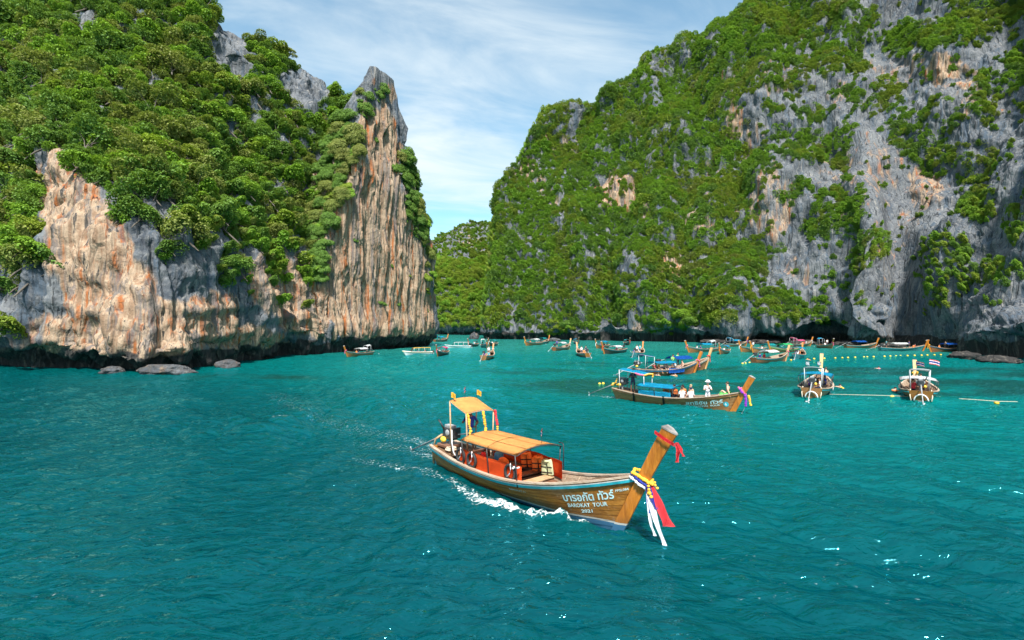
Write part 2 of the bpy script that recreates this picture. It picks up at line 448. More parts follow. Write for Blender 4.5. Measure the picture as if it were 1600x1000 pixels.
# ================================================================ ROCK, TERRAIN OBJECTS
def rock_material(name, fade=0.0):
    t = NT(name)
    pos = t.coord('Position')
    wv = t.noise(t.coord('Position', (1, 1, 1)), 0.11, 1, .5, out='Color')
    add = t.node('ShaderNodeVectorMath', operation='MULTIPLY_ADD')
    t.l.new(wv, add.inputs[0]); add.inputs[1].default_value = (1.8, 1.8, 1.8); t.l.new(pos, add.inputs[2])
    def sc(v, s):
        m = t.node('ShaderNodeMapping'); t.l.new(v, m.inputs[0]); m.inputs['Scale'].default_value = s; return m.outputs[0]
    wp = add.outputs[0]
    st1 = t.noise(sc(wp, (1, 1, .05)), 0.6, 4, .62)      # broad run-off streaks
    st2 = t.noise(sc(wp, (1, 1, .045)), 1.5, 4, .62)        # narrow streaks
    st3 = t.noise(sc(pos, (1, 1, .05)), 0.95, 4, .65)
    pat = t.noise(pos, 0.16, 5, .62)                     # patches
    fin = t.noise(pos, 1.8, 5, .66)
    beds = t.noise(sc(wp, (.12, .12, 1)), 0.8, 3, .6)
    crk = t.voro(sc(wp, (1, 1, .22)), 0.7)
    crk2 = t.voro(sc(wp, (.8, .8, 1.3)), 1.7)
    grey = t.mix(t.ramp(pat, .32, .68), (.050, .060, .076), (.148, .158, .172))
    grey = t.mix(t.ramp(fin, .42, .80), grey, (.20, .202, .203))
    grey = t.mix(t.math('MULTIPLY', t.ramp(st1, .50, .62), .9), grey, (.058, .082, .112))
    grey = t.mix(t.math('MULTIPLY', t.ramp(st3, .60, .68), .6), grey, (.30, .28, .255))
    tan = t.mix(t.ramp(st2, .36, .64), (.235, .150, .096), (.42, .315, .222))
    tan = t.mix(t.ramp(st3, .52, .66), tan, (.32, .105, .032))
    tan = t.mix(t.ramp(fin, .60, .82), tan, (.42, .37, .315))
    tan = t.mix(t.math('MULTIPLY', t.ramp(beds, .60, .7), .35), tan, (.11, .09, .08))
    tn = t.attr('tan')
    tm = t.ramp(t.math('ADD', tn, t.math('MULTIPLY', t.math('SUBTRACT', st1, .5), 1.6)), .33, .62)
    c = t.mix(tm, grey, tan)
    c = t.mix(t.math('MULTIPLY', t.math('MULTIPLY', t.ramp(st1, .52, .62), t.ramp(tn, .2, .6)), .62), c, (.085, .095, .112))
    dk = t.math('MULTIPLY', t.ramp(st2, .56, .64), t.ramp(pat, .3, .5))
    c = t.mix(t.math('MULTIPLY', dk, .88), c, (.022, .026, .031))
    c = t.mix(t.math('MULTIPLY', t.ramp(crk, .03, .0), .45), c, (.03, .03, .032))
    c = t.mix(t.math('MULTIPLY', t.ramp(crk2, .03, .0), .25), c, (.05, .05, .05))
    wet = t.ramp(t.math('ADD', t.attr('wet'), t.math('MULTIPLY', t.math('SUBTRACT', fin, .5), .7)), .35, .75)
    wc = t.mix(t.ramp(st2, .5, .68), (.028, .026, .026), (.10, .088, .075))
    c = t.mix(wet, c, wc)
    h = t.math('ADD', t.math('MULTIPLY', t.ramp(crk, .0, .12), .4), t.math('MULTIPLY', st2, 1.3))
    h = t.math('ADD', h, t.math('MULTIPLY', fin, .7))
    nrm = t.bump(h, .7, .40)
    return t.done(t.bsdf(c, .88, .25, nrm))
M_ROCK = rock_material('limestone')

def terrain(name, pts, tan, wet_h, closed=False, label=None):
    me = grid_mesh(name, pts, closed)
    zone_attrs(me, pts, tan, wet_h)
    me.materials.append(M_ROCK)
    o = link(bpy.data.objects.new(name, me))
    set_kind(o, 'structure')
    return o
terrain('cliff_left', pl, TAN_L, 2.6)
terrain('cliff_spire', pb, TAN_B, 3.0, True)
terrain('cliff_right', pr, TAN_R, 3.0)
terrain('hill', ph, [(735, 378, 20, 8, .7)], 2.0)
# ================================================================ WATER
def sea_tile(N, L, wind, ang, seed, small=0.02):
    r = np.random.default_rng(seed)
    k1 = np.fft.fftfreq(N, L / N) * 2 * np.pi
    kx, ky = np.meshgrid(k1, k1, indexing='ij')
    k = np.sqrt(kx**2 + ky**2); k[0, 0] = 1
    Lw = wind**2 / 9.81
    c = (kx * math.cos(ang) + ky * math.sin(ang)) / k
    Ph = np.exp(-1 / (k * Lw)**2) / k**4 * (0.12 + c**2) * np.where(c < 0, .35, 1) * np.exp(-(k * small)**2)
    Ph[0, 0] = 0
    h0 = (r.normal(size=k.shape) + 1j * r.normal(size=k.shape)) * np.sqrt(Ph)
    h = np.fft.ifft2(h0)
    sdev = h.real.std()
    dx = np.fft.ifft2(-1j * kx / k * h0).real / sdev; dy = np.fft.ifft2(-1j * ky / k * h0).real / sdev
    return np.stack([h.real / sdev, dx, dy], -1).astype(np.float32)
def sample_tile(T, x, y, L):
    N = T.shape[0]
    u = (x / L * N) % N; v = (y / L * N) % N
    i = np.floor(u).astype(int); j = np.floor(v).astype(int)
    fu = (u - i)[..., None]; fv = (v - j)[..., None]
    i %= N; j %= N; i1 = (i + 1) % N; j1 = (j + 1) % N
    return T[i, j] * (1-fu) * (1-fv) + T[i1, j] * fu * (1-fv) + T[i, j1] * (1-fu) * fv + T[i1, j1] * fu * fv
T1 = sea_tile(512, 43.0, 3.6, R(28), 3, .05)
T2 = sea_tile(512, 17.0, 1.9, R(60), 5, .02)
a = np.linspace(-1.5, 1.5, 1080)
py = np.concatenate([np.linspace(1240, 560, 560, endpoint=False), np.linspace(560, 515, 60)])
Yr = H * F / (py - HY)
X = a[:, None] * Yr[None, :]; Y = np.repeat(Yr[None, :], len(a), 0)
w1 = sample_tile(T1, X, Y, 43.0)
c_, s_ = math.cos(.7), math.sin(.7)
w2 = sample_tile(T2, X * c_ - Y * s_, X * s_ + Y * c_, 17.0)
calm = 0.42 + 0.58 * sstep(-.7, .8, fbm(np.stack([X.ravel() / 14, Y.ravel() / 14, X.ravel() * 0 + 4.5], -1), 2)).reshape(X.shape)
_wk = on_water(520, 645)
calm = calm + .75 * np.exp(-(((X - _wk[0]) / 9)**2 + ((Y - _wk[1]) / 9)**2))
att = calm * (1 - 0.55 * sstep(40, 160, Y))
A1, A2 = 0.118, 0.028
Z = (w1[..., 0] * A1 + w2[..., 0] * A2) * att
X = X + (w1[..., 1] * A1 * 1.2 + w2[..., 1] * A2) * att
Y = Y + (w1[..., 2] * A1 * 1.2 + w2[..., 2] * A2) * att
WATER = np.stack([X, Y, Z], -1)
# ================================================================ TREES
def leaf_material(name, c0, c1, c2):
    t = NT(name)
    rnd = t.node('ShaderNodeObjectInfo').outputs['Random']
    tint = t.attr('tint')
    c = t.mix(tint, c0, c1)
    c = t.mix(t.math('MULTIPLY', rnd, .75), c, c2)
    d = t.bsdf(c, .62, .28)
    tr = t.node('ShaderNodeBsdfTranslucent'); t.put(tr.inputs[0], t.mix(.5, c, (.16, .24, .01)))
    mx = t.node('ShaderNodeMixShader'); mx.inputs[0].default_value = .38
    t.l.new(d, mx.inputs[1]); t.l.new(tr.outputs[0], mx.inputs[2])
    return t.done(mx.outputs[0])
LEAF = {
 'dark':   leaf_material('leaf_dark_green', (.098, .205, .040), (.180, .320, .056), (.145, .255, .038)),
 'fresh':  leaf_material('leaf_fresh_green', (.145, .305, .030), (.260, .450, .048), (.220, .365, .034)),
 'olive':  leaf_material('leaf_olive_green', (.155, .215, .045), (.290, .335, .080), (.235, .250, .060)),
 'yellow': leaf_material('leaf_yellow_green', (.165, .270, .024), (.310, .420, .044), (.270, .320, .048)),
}
def bark():
    t = NT('bark')
    n = t.noise(t.coord('Object', (1, 1, .25)), 6, 4)
    return t.done(t.bsdf(t.mix(n, (.055, .047, .038), (.16, .14, .12)), .9, .2, t.bump(n, .5, .05)))
M_BARK = bark()

def tube_mesh(bm, pts, rads, seg=6, caps=True):
    """tapered tube through pts"""
    rings = []
    up = Vector((0.13, 0.2, 1)).normalized()
    for i, p in enumerate(pts):
        p = Vector(p)
        d = (Vector(pts[min(i+1, len(pts)-1)]) - Vector(pts[max(i-1, 0)]))
        d = d.normalized() if d.length > 1e-9 else Vector((0, 0, 1))
        x = d.cross(up)
        if x.length < 1e-3: x = d.cross(Vector((1, 0, 0)))
        x.normalize(); y = d.cross(x)
        rings.append([bm.verts.new(p + (x * math.cos(2*math.pi*k/seg) + y * math.sin(2*math.pi*k/seg)) * rads[i]) for k in range(seg)])
    for a, b in zip(rings[:-1], rings[1:]):
        for k in range(seg):
            f = bm.faces.new((a[k], a[(k+1) % seg], b[(k+1) % seg], b[k])); f.smooth = True
    if caps:
        bm.faces.new(rings[0]); bm.faces.new(list(reversed(rings[-1])))

def crown_points(kind, r):
    """lobes of a crown: centre, radii"""
    L = []
    if kind == 'round':
        for k in range(11):
            a = k * 2.4 + r.uniform(-.4, .4); rr = 1.65 * math.sqrt((k + .5) / 11)
            L.append(((rr * math.cos(a), rr * math.sin(a), 2.5 - .5 * rr * rr + r.uniform(-.25, .35)), (.95 + r.uniform(-.15, .3), .7 + r.uniform(-.1, .2))))
        for k in range(6):
            a = k * 1.05 + r.uniform(-.3, .3); L.append(((1.55 * math.cos(a), 1.55 * math.sin(a), 1.15 + r.uniform(-.3, .3)), (.75, .7)))
    elif kind == 'umbrella':
        for k in range(13):
            a = k * 2.4 + r.uniform(-.4, .4); rr = 2.3 * math.sqrt((k + .5) / 13)
            L.append(((rr * math.cos(a), rr * math.sin(a), 3.5 - .16 * rr * rr + r.uniform(-.3, .25)), (.82 + r.uniform(-.15, .3), .36 + r.uniform(-.05, .12))))
        for k in range(4):
            a = r.uniform(0, 6.28); L.append(((1.5 * math.cos(a), 1.5 * math.sin(a), 2.3 + r.uniform(-.3, .3)), (.7, .3)))
    elif kind == 'shrub':
        for k in range(9):
            a = k * 2.4 + r.uniform(-.4, .4); rr = 1.8 * math.sqrt((k + .5) / 9)
            L.append(((rr * math.cos(a), rr * math.sin(a), .95 - .12 * rr * rr + r.uniform(-.3, .4)), (.8 + r.uniform(-.15, .3), .55 + r.uniform(-.1, .25))))
    elif kind == 'drape':
        for k in range(12):
            z = 1.2 - k * .42
            L.append(((r.uniform(-.9, .9), r.uniform(-.7, .7), z), (.85 + r.uniform(-.2, .2), .6)))
    return L
def crown_mesh(name, kind, mat, seed, n=4200, leaf=.135):
    r = random.Random(seed); g = np.random.default_rng(seed)
    L = crown_points(kind, r)
    w = np.array([l[1][0]**2 for l in L]); w /= w.sum()
    pick = g.choice(len(L), n, p=w)
    C = np.array([l[0] for l in L])[pick]; Rr = np.array([[l[1][0], l[1][0], l[1][1]] for l in L])[pick]
    d = g.normal(size=(n, 3)); d /= np.linalg.norm(d, axis=1, keepdims=True)
    d[:, 2] = np.where((d[:, 2] < -.25) & (g.random(n) < .8), -d[:, 2], d[:, 2])
    rad = g.uniform(.72, 1.08, (n, 1)) ** .7
    # knobbly sprays: pull leaves into little tufts
    tuft = np.round(d * 3.2) / 3.2 + g.normal(size=(n, 3)) * .10
    d2 = d * .68 + tuft * .32
    p = C + d2 * Rr * rad
    nrm = d * .9 + np.array([0, 0, .50]) + g.normal(size=(n, 3)) * .42
    nrm /= np.linalg.norm(nrm, axis=1, keepdims=True)
    ref = g.normal(size=(n, 3)); x = np.cross(nrm, ref); x /= np.linalg.norm(x, axis=1, keepdims=True); y = np.cross(nrm, x)
    s = leaf * g.uniform(.6, 1.35, (n, 1))
    bend = nrm * s * .25
    v = np.stack([p + x * s, p + y * s * .55 + bend, p - x * s, p - y * s * .55 + bend], 1).reshape(-1, 3)
    me = bpy.data.meshes.new(name)
    me.vertices.add(4 * n); me.vertices.foreach_set('co', v.astype(np.float32).ravel())
    me.loops.add(4 * n); me.loops.foreach_set('vertex_index', np.arange(4 * n, dtype=np.int32))
    me.polygons.add(n); me.polygons.foreach_set('loop_start', np.arange(0, 4 * n, 4, dtype=np.int32))
    me.update(calc_edges=True)
    lobe = g.random(len(L))[pick]
    add_attr(me, 'tint', np.repeat(np.clip(.5 * g.random(n) + .5 * lobe + .12 * d[:, 2], 0, 1), 4))
    me.materials.append(LEAF[mat])
    return me
def trunk_mesh(name, kind, seed):
    r = random.Random(seed); bm = bmesh.new()
    L = crown_points(kind, random.Random(seed))
    top = {'round': 1.9, 'umbrella': 2.7, 'shrub': .35, 'drape': .4}[kind]
    base = [(0, 0, -.55), (.03, .02, .1), (.16 * r.uniform(-1, 1), .1, top * .5), (0.1, .1, top)]
    tube_mesh(bm, base, [.03, .10, .085, .06], 6)
    for l in L[::2]:
        c = Vector(l[0]); a = Vector(base[2]).lerp(Vector(base[3]), r.random())
        m = a.lerp(c, .5) + Vector((r.uniform(-.15, .15), r.uniform(-.15, .15), .12))
        tube_mesh(bm, [a, m, c], [.07, .045, .02], 4)
    me = bpy.data.meshes.new(name); bm.to_mesh(me); bm.free(); me.materials.append(M_BARK); return me

PROTO = []     # (kind, tint, crown mesh, trunk mesh)
for k, (kind, mat) in enumerate([('round', 'dark'), ('round', 'fresh'), ('umbrella', 'dark'), ('umbrella', 'olive'), ('round', 'olive'), ('round', 'yellow'),
                                 ('shrub', 'dark'), ('shrub', 'fresh'), ('shrub', 'yellow'), ('drape', 'fresh'), ('drape', 'dark')]):
    PROTO.append((kind, mat, crown_mesh('crown', kind, mat, 40 + k), trunk_mesh('trunk', kind, 40 + k)))
BY = lambda kinds: [i for i, p in enumerate(PROTO) if p[0] in kinds]

# where the cliffs carry wood and where the rock is bare (measured on the photograph)
def veg_left(px, py, q):
    rock_y = np.interp(px, [-300, 0, 45, 62, 100, 122, 180, 230, 300, 345, 400, 440, 500, 560, 700], [455, 455, 455, 240, 225, 280, 295, 320, 352, 370, 390, 375, 402, 400, 400])
    v = 1 - sstep(-10, 16, py - rock_y)
    bare = blobs(px, py, [(354, 70, 48, 66, 1), (335, 60, 20, 40, .8), (374, 120, 28, 36, 1), (462, 138, 34, 58, .95), (499, 128, 30, 62, 1), (425, 100, 14, 24, .6), (538, 225, 18, 34, 1), (520, 150, 16, 30, .7), (353, 195, 9, 20, 1), (100, 240, 14, 45, 1),
                          (143, 235, 22, 28, .95), (8, 150, 14, 40, .8), (40, 370, 16, 40, .6), (10, 420, 22, 40, .5), (90, 285, 28, 45, 1), (45, 300, 10, 60, .5), (420, 90, 16, 30, .4)])
    streak = sstep(.20, .45, gnoise(q / np.array([6.0, 6.0, 15.0]) + 2.4) + .3 * gnoise(q / 2.5))
    v = v * (1 - bare) * (1 - .8 * streak * (py < 190))
    v = np.maximum(v, blobs(px, py, [(37, 448, 16, 18, .9), (40, 400, 18, 14, .8), (30, 350, 26, 16, .8), (225, 345, 40, 14, .7), (285, 385, 40, 16, .7), (365, 420, 22, 30, .8), (432, 415, 18, 30, .6), (488, 430, 14, 22, .8), (20, 520, 8, 5, .5)]))
    v = np.where((py > rock_y) & (px > 60) & (py < 500), np.maximum(v, .006), v)
    return np.where(py > 520, 0, v)
def veg_spire(px, py, q):
    v = blobs(px, py, [(648, 315, 13, 45, 1), (634, 275, 9, 30, 1), (660, 360, 9, 28, .9), (671, 420, 5, 40, .5), (530, 275, 12, 32, .8), (512, 330, 8, 40, .7), (570, 170, 9, 26, .6), (552, 232, 8, 26, .8),
                       (497, 420, 14, 25, .7), (590, 150, 8, 14, .4)])
    edge = np.interp(py, [118, 150, 200, 250, 290, 345, 400, 430], [560, 552, 552, 552, 546, 523, 504, 494])
    v = np.maximum(v, .95 * (1 - sstep(-6, 5, px - edge)) * (py > 185) * (py < 440))
    return np.maximum(v, np.where(py > 500, 0, .006))
POS_R = [(1105, 90, 60, 110, 1), (1120, 280, 40, 110, 1), (1175, 70, 55, 75, 1), (1235, 35, 50, 45, 1), (1160, 270, 32, 40, .95), (1285, 15, 45, 30, .8), (1336, 48, 28, 38, 1), (1331, 104, 17, 16, 1), (1440, 58, 50, 20, 1),
 (1500, 55, 50, 22, 1), (1545, 20, 70, 28, 1), (1585, 105, 20, 50, .95), (1538, 160, 32, 45, .42), (1455, 244, 42, 30, .85), (1528, 255, 36, 42, .45), (1205, 170, 16, 11, .9), (1262, 230, 38, 24, 1),
 (1213, 214, 20, 11, .9), (1320, 228, 14, 42, 1), (1376, 168, 18, 11, 1), (1336, 160, 14, 20, .9), (1272, 184, 18, 15, .7), (1400, 218, 14, 18, .9), (1305, 232, 16, 34, .9), (1238, 310, 16, 20, .8),
 (1310, 340, 46, 40, 1), (1285, 360, 26, 22, .8), (1358, 385, 30, 28, .9), (1112, 405, 24, 30, 1), (1178, 402, 44, 24, 1), (1125, 470, 32, 42, 1), (1220, 480, 38, 32, .9), (1282, 486, 18, 20, .9), (1350, 477, 11, 11, .9),
 (1346, 415, 18, 15, .7), (1525, 322, 28, 38, .7), (1482, 402, 38, 30, .95), (1470, 458, 20, 26, .95), (1513, 440, 18, 25, .95), (1566, 427, 34, 18, .95), (1556, 473, 13, 8, .9), (1587, 355, 15, 33, .85), (1438, 514, 30, 12, 1),
 (1165, 340, 22, 30, .5), (1160, 440, 30, 40, .6), (1300, 440, 30, 20, .35), (1385, 140, 30, 20, .3), (1430, 190, 40, 20, .3), (1475, 180, 26, 30, .35), (1250, 290, 20, 10, .5), (1205, 250, 30, 20, .4), (1620, 420, 20, 20, .8),
 (1240, 120, 30, 40, .4), (1290, 90, 30, 30, .45), (1200, 130, 25, 25, .6), (1400, 75, 30, 14, .8)]
NEG_R = [(962, 300, 36, 28, .92), (945, 320, 20, 20, .6), (985, 425, 28, 34, .85), (1045, 412, 17, 36, .75), (828, 265, 20, 42, .6), (880, 225, 20, 28, .55), (745, 500, 8, 36, 1), (812, 455, 20, 22, .5), (1082, 345, 24, 14, .4),
 (905, 165, 20, 18, .4), (1010, 180, 24, 28, .5), (1060, 120, 18, 40, .45), (1030, 100, 12, 22, .5), (940, 225, 14, 20, .3), (790, 300, 12, 40, .5), (770, 470, 14, 30, .3)]
def veg_right(px, py, q):
    streak = sstep(.22, .5, gnoise(q / np.array([6.5, 6.5, 24.0]) + 4.4) + .35 * gnoise(q / 3.0))
    left = (1 - blobs(px, py, NEG_R)) * (1 - .85 * streak)
    right = np.maximum(blobs(px, py, POS_R), .03)
    k = sstep(1120, 1160, px + np.where(py > 300, 15, 0))
    v = left * (1 - k) + right * k
    base = np.interp(px, [700, 800, 900, 960, 1060, 1120, 1200, 1500, 1700], [505, 508, 515, 500, 510, 505, 512, 490, 490])
    return v * (1 - sstep(base - 6, base + 12, py))
def veg_hill(px, py, q):
    return np.where(py < 412, .2, 1.0) * (1 - sstep(508, 520, py))

NEW = []     # x, y, z, up(3), scale, proto, zone, px, py, facing
depth_buf = np.full((260, 420), 1e9)
for arr in (pl, pb, pr, ph):
    q = arr.reshape(-1, 3); q = q[q[:, 1] > 20]
    px_, py_ = project(q)
    i = ((py_ + 20) / 4).astype(int); j = ((px_ + 40) / 4).astype(int)
    ok = (i >= 0) & (i < 260) & (j >= 0) & (j < 420)
    np.minimum.at(depth_buf, (i[ok], j[ok]), q[ok, 1])

def scatter(zone, pts, nrm, dens, rate, smin, smax, closed, seed, front_only=True):
    g = np.random.default_rng(seed)
    du = (np.roll(pts, -1, 0) if closed else np.concatenate([pts[1:], pts[-1:]], 0)) - pts
    dv = np.concatenate([pts[:, 1:], pts[:, -1:]], 1) - pts
    area = np.linalg.norm(np.cross(du, dv), axis=2).ravel()
    area = np.minimum(area, np.median(area) * 8)
    q = pts.reshape(-1, 3); nn = nrm.reshape(-1, 3)
    px, py = project(np.stack([q[:, 0], np.maximum(q[:, 1], 5), q[:, 2]], -1))
    jn = fbm(q / np.array([4.0, 4.0, 4.0]), 2) * (11 if zone != 'hill' else 5)
    d = dens(px + jn, py + jn[::-1] * 0 + jn * .6, q)
    d = d * (q[:, 2] > 2.5)
    inview = (px > -260) & (px < 1860) & (py > -330)
    w = area * d * inview
    tot = w.sum(); n = int(tot * rate)
    idx = g.choice(len(q), n, p=w / tot)
    idx = np.unique(idx)
    g.shuffle(idx)
    cells = {}
    for i in idx:
        p = q[i]
        s = smin + (smax - smin) * g.random() ** 1.6
        if g.random() < .05 and d[i] > .7: s *= 1.45
        if d[i] < .3: s *= .62
        if zone == 'right' and px[i] > 1150: s *= np.clip(p[1] / 175, .5, 1.0) * .85
        rad = 1.45 * s
        c = (int(p[0] // 3), int(p[1] // 3), int(p[2] // 3)); hit = False
        for a_ in (-1, 0, 1):
            for b_ in (-1, 0, 1):
                for c_2 in (-1, 0, 1):
                    for (o, r2) in cells.get((c[0]+a_, c[1]+b_, c[2]+c_2), ()):
                        if np.dot(o - p, o - p) < (.5 * (rad + r2)) ** 2: hit = True; break
                    if hit: break
                if hit: break
            if hit: break
        if hit: continue
        cells.setdefault(c, []).append((p, rad))
        n_ = nn[i]
        up = np.array([0, 0, .8]) + n_ * ((.65 if n_[2] < .6 else .3) if zone != 'right' else 1.15); up /= np.linalg.norm(up)
        u = g.random(); steep = n_[2] < .35
        if zone == 'left':  kinds = ['round'] * 5 + ['umbrella'] * 4 + ['shrub'] * 2 if not steep or d[i] > .6 else ['shrub', 'shrub', 'round', 'umbrella']
        elif zone == 'right': kinds = ['round'] * 5 + ['shrub'] * 6 + ['drape'] * 2
        elif zone == 'hill': kinds = ['round']
        else: kinds = ['shrub', 'round', 'round']
        if d[i] < .3: kinds = ['shrub']
        cand = BY((kinds[int(g.random() * len(kinds))],))
        # neighbouring trees tend to be of one sort
        tone = (gnoise(p[None, :] / (9.0 if zone == 'left' else 16.0) + 5)[0] * 1.1 + g.normal() * .26)
        pref = {'left': ['dark', 'fresh', 'dark', 'olive', 'fresh', 'yellow'], 'right': ['fresh', 'fresh', 'dark', 'fresh', 'yellow', 'yellow', 'olive'], 'hill': ['yellow', 'fresh', 'yellow'], 'spire': ['dark', 'olive']}[zone]
        want = pref[int(np.clip((tone + .8) / 1.6, 0, .999) * len(pref))]
        c2 = [k for k in cand if PROTO[k][1] == want] or cand
        pr_ = c2[int(g.random() * len(c2))]
        base = p - n_ * (.55 + .35 * (s > 1))
        ii, jj = int((py[i] + 20) / 4), int((px[i] + 40) / 4)
        vis = 0 <= ii < 260 and 0 <= jj < 420 and p[1] < depth_buf[ii, jj] + 3.5 and -5 < px[i] < 1605 and py[i] > -5
        NEW.append((base, up, s, pr_, zone, px[i], py[i], s * F / p[1] if vis else 0.0, d[i]))
scatter('left', pl, nl, veg_left, 1.1, .55, 1.6, False, 11)
scatter('spire', pb, nb, veg_spire, .9, .5, .95, True, 12)
scatter('right', pr, nr, veg_right, .95, .48, 1.45, False, 13)
scatter('hill', ph, nh, veg_hill, .3, .9, 1.8, False, 14)

def up_quat(up, spin):
    q = Vector(up).to_track_quat('Z', 'Y')
    return q @ Euler((0, 0, spin)).to_quaternion()
order = sorted(range(len(NEW)), key=lambda i: -NEW[i][7])
N_TREES = 300
CROWN_OBJ = {}
TONE = {'dark': 'dark green', 'fresh': 'fresh green', 'olive': 'dull olive', 'yellow': 'yellow-green'}
SHAPE = {'round': ('leafy_tree', 'round tree'), 'umbrella': ('umbrella_tree', 'umbrella tree'), 'shrub': ('cliff_shrub', 'low shrub'), 'drape': ('hanging_creeper', 'hanging creeper')}
def place_words(zone, px, py):
    if zone == 'left':
        if px < 60: return 'at the left edge of the left headland'
        if py > 300 and px < 240: return 'over the tan rock of the left headland'
        if py > 300: return 'at the lower edge of the left headland wood'
        if py > 190: return 'in the middle of the left headland wood'
        if px > 400: return 'on the left headland ridge before the spire'
        return 'high in the wood of the left headland'
    if zone == 'spire': return 'clinging to the tall rock spire'
    if zone == 'hill': return 'on the distant hill closing the lagoon'
    if px < 830: return 'on the far flank of the right massif'
    if px < 1000: return 'low on the left side of the right massif' if py > 300 else 'near the skyline of the right massif'
    if px < 1150: return 'on the green middle ribs of the right massif'
    if px < 1300: return 'on the grey ledges left of the smooth rock slab'
    if px < 1420: return 'on the crag beside the smooth rock slab'
    return 'on the grey cliff at the right edge'
ORD = ['leftmost', 'second', 'third', 'fourth', 'fifth', 'sixth', 'seventh', 'eighth', 'ninth', 'tenth', 'eleventh', 'twelfth'] + ['%dth' % k for k in range(13, 99)]
_keys = {}
for i in order[:N_TREES]:
    n_ = NEW[i]; _keys.setdefault((PROTO[n_[3]][0], PROTO[n_[3]][1], place_words(n_[4], n_[5], n_[6])), []).append(i)
RANK = {}
for k_, L_ in _keys.items():
    L_.sort(key=lambda i: NEW[i][5])
    for j_, i in enumerate(L_): RANK[i] = '' if len(L_) == 1 else (', leftmost one' if j_ == 0 else (', rightmost one' if j_ == len(L_) - 1 else f', {ORD[j_]} from left'))
for r_, i in enumerate(order[:N_TREES]):
    base, up, s, k, zone, px, py, sz, _dn = NEW[i]
    kind, tone, cm, tm = PROTO[k]
    nm, sh = SHAPE[kind]
    root = bpy.data.objects.new(nm, None); COL.objects.link(root); root.empty_display_size = .3
    root.location = base; root.rotation_mode = 'QUATERNION'; root.rotation_quaternion = up_quat(up, (i * 2.399) % 6.283)
    root.scale = (s, s, s)
    pw = place_words(zone, px, py)
    tag(root, f'{TONE[tone]} {sh} {pw}{RANK[i]}', 'creeper' if kind == 'drape' else ('shrub' if kind == 'shrub' else 'tree'), f'{TONE[tone]} {sh}s {pw}')
    c = link(bpy.data.objects.new('crown', cm), root); t_ = link(bpy.data.objects.new('trunk', tm), root)
    CROWN_OBJ.setdefault(k, c)
# everything past the 300 largest: one mass of wood, instanced crowns
for k in range(len(PROTO)):
    assert k in CROWN_OBJ or True
rest = order[N_TREES:]
def forest():
    ks = sorted(CROWN_OBJ)
    pos = np.array([NEW[i][0] for i in rest], dtype=np.float32)
    rot = np.array([list(up_quat(NEW[i][1], (i * 2.399) % 6.283).to_euler('XYZ')) for i in rest], dtype=np.float32)
    scl = np.array([NEW[i][2] for i in rest], dtype=np.float32)
    alt = {k: (k if k in CROWN_OBJ else ks[0]) for k in range(len(PROTO))}
    idx = np.array([ks.index(alt[NEW[i][3]]) for i in rest], dtype=np.int32)
    me = bpy.data.meshes.new('cliff_woodland')
    me.vertices.add(len(pos)); me.vertices.foreach_set('co', pos.ravel())
    at = me.attributes.new('rot', 'FLOAT_VECTOR', 'POINT'); at.data.foreach_set('vector', rot.ravel())
    add_attr(me, 'scl', scl)
    at = me.attributes.new('idx', 'INT', 'POINT'); at.data.foreach_set('value', idx)
    me.update()
    o = link(bpy.data.objects.new('cliff_woodland', me)); set_kind(o, 'stuff')
    o['label'] = 'dense green woodland covering the limestone cliffs'
    ng = bpy.data.node_groups.new('woodland', 'GeometryNodeTree')
    ng.interface.new_socket('Geometry', in_out='INPUT', socket_type='NodeSocketGeometry')
    ng.interface.new_socket('Geometry', in_out='OUTPUT', socket_type='NodeSocketGeometry')
    n, l = ng.nodes, ng.links
    gi, go = n.new('NodeGroupInput'), n.new('NodeGroupOutput')
    iop = n.new('GeometryNodeInstanceOnPoints')
    l.new(gi.outputs[0], iop.inputs['Points'])
    pts = n.new('GeometryNodeMeshToPoints'); l.new(gi.outputs[0], pts.inputs[0]); l.new(pts.outputs[0], iop.inputs['Points'])
    cur = None
    def named(nm, typ):
        a_ = n.new('GeometryNodeInputNamedAttribute'); a_.data_type = typ; a_.inputs['Name'].default_value = nm; return a_.outputs['Attribute']
    # one instancer per crown sort, chosen by the stored index
    join = n.new('GeometryNodeJoinGeometry')
    first = True
    for j, k in enumerate(ks):
        oi = n.new('GeometryNodeObjectInfo'); oi.inputs['Object'].default_value = CROWN_OBJ[k]; oi.inputs['As Instance'].default_value = True
        oi.transform_space = 'ORIGINAL'
        ip = iop if first else n.new('GeometryNodeInstanceOnPoints'); first = False
        l.new(pts.outputs[0], ip.inputs['Points'])
        cmp_ = n.new('FunctionNodeCompare'); cmp_.data_type = 'INT'; cmp_.operation = 'EQUAL'
        ii_ = [s for s in cmp_.inputs if s.type == 'INT']
        l.new(named('idx', 'INT'), ii_[0]); ii_[1].default_value = j
        l.new(cmp_.outputs[0], ip.inputs['Selection'])
        l.new(oi.outputs['Geometry'], ip.inputs['Instance'])
        e2r = n.new('FunctionNodeEulerToRotation'); l.new(named('rot', 'FLOAT_VECTOR'), e2r.inputs[0]); l.new(e2r.outputs[0], ip.inputs['Rotation'])
        l.new(named('scl', 'FLOAT'), ip.inputs['Scale'])
        l.new(ip.outputs[0], join.inputs[0])
    l.new(join.outputs[0], go.inputs[0])
    md = o.modifiers.new('woodland', 'NODES'); md.node_group = ng
forest()
print('trees', len(NEW))
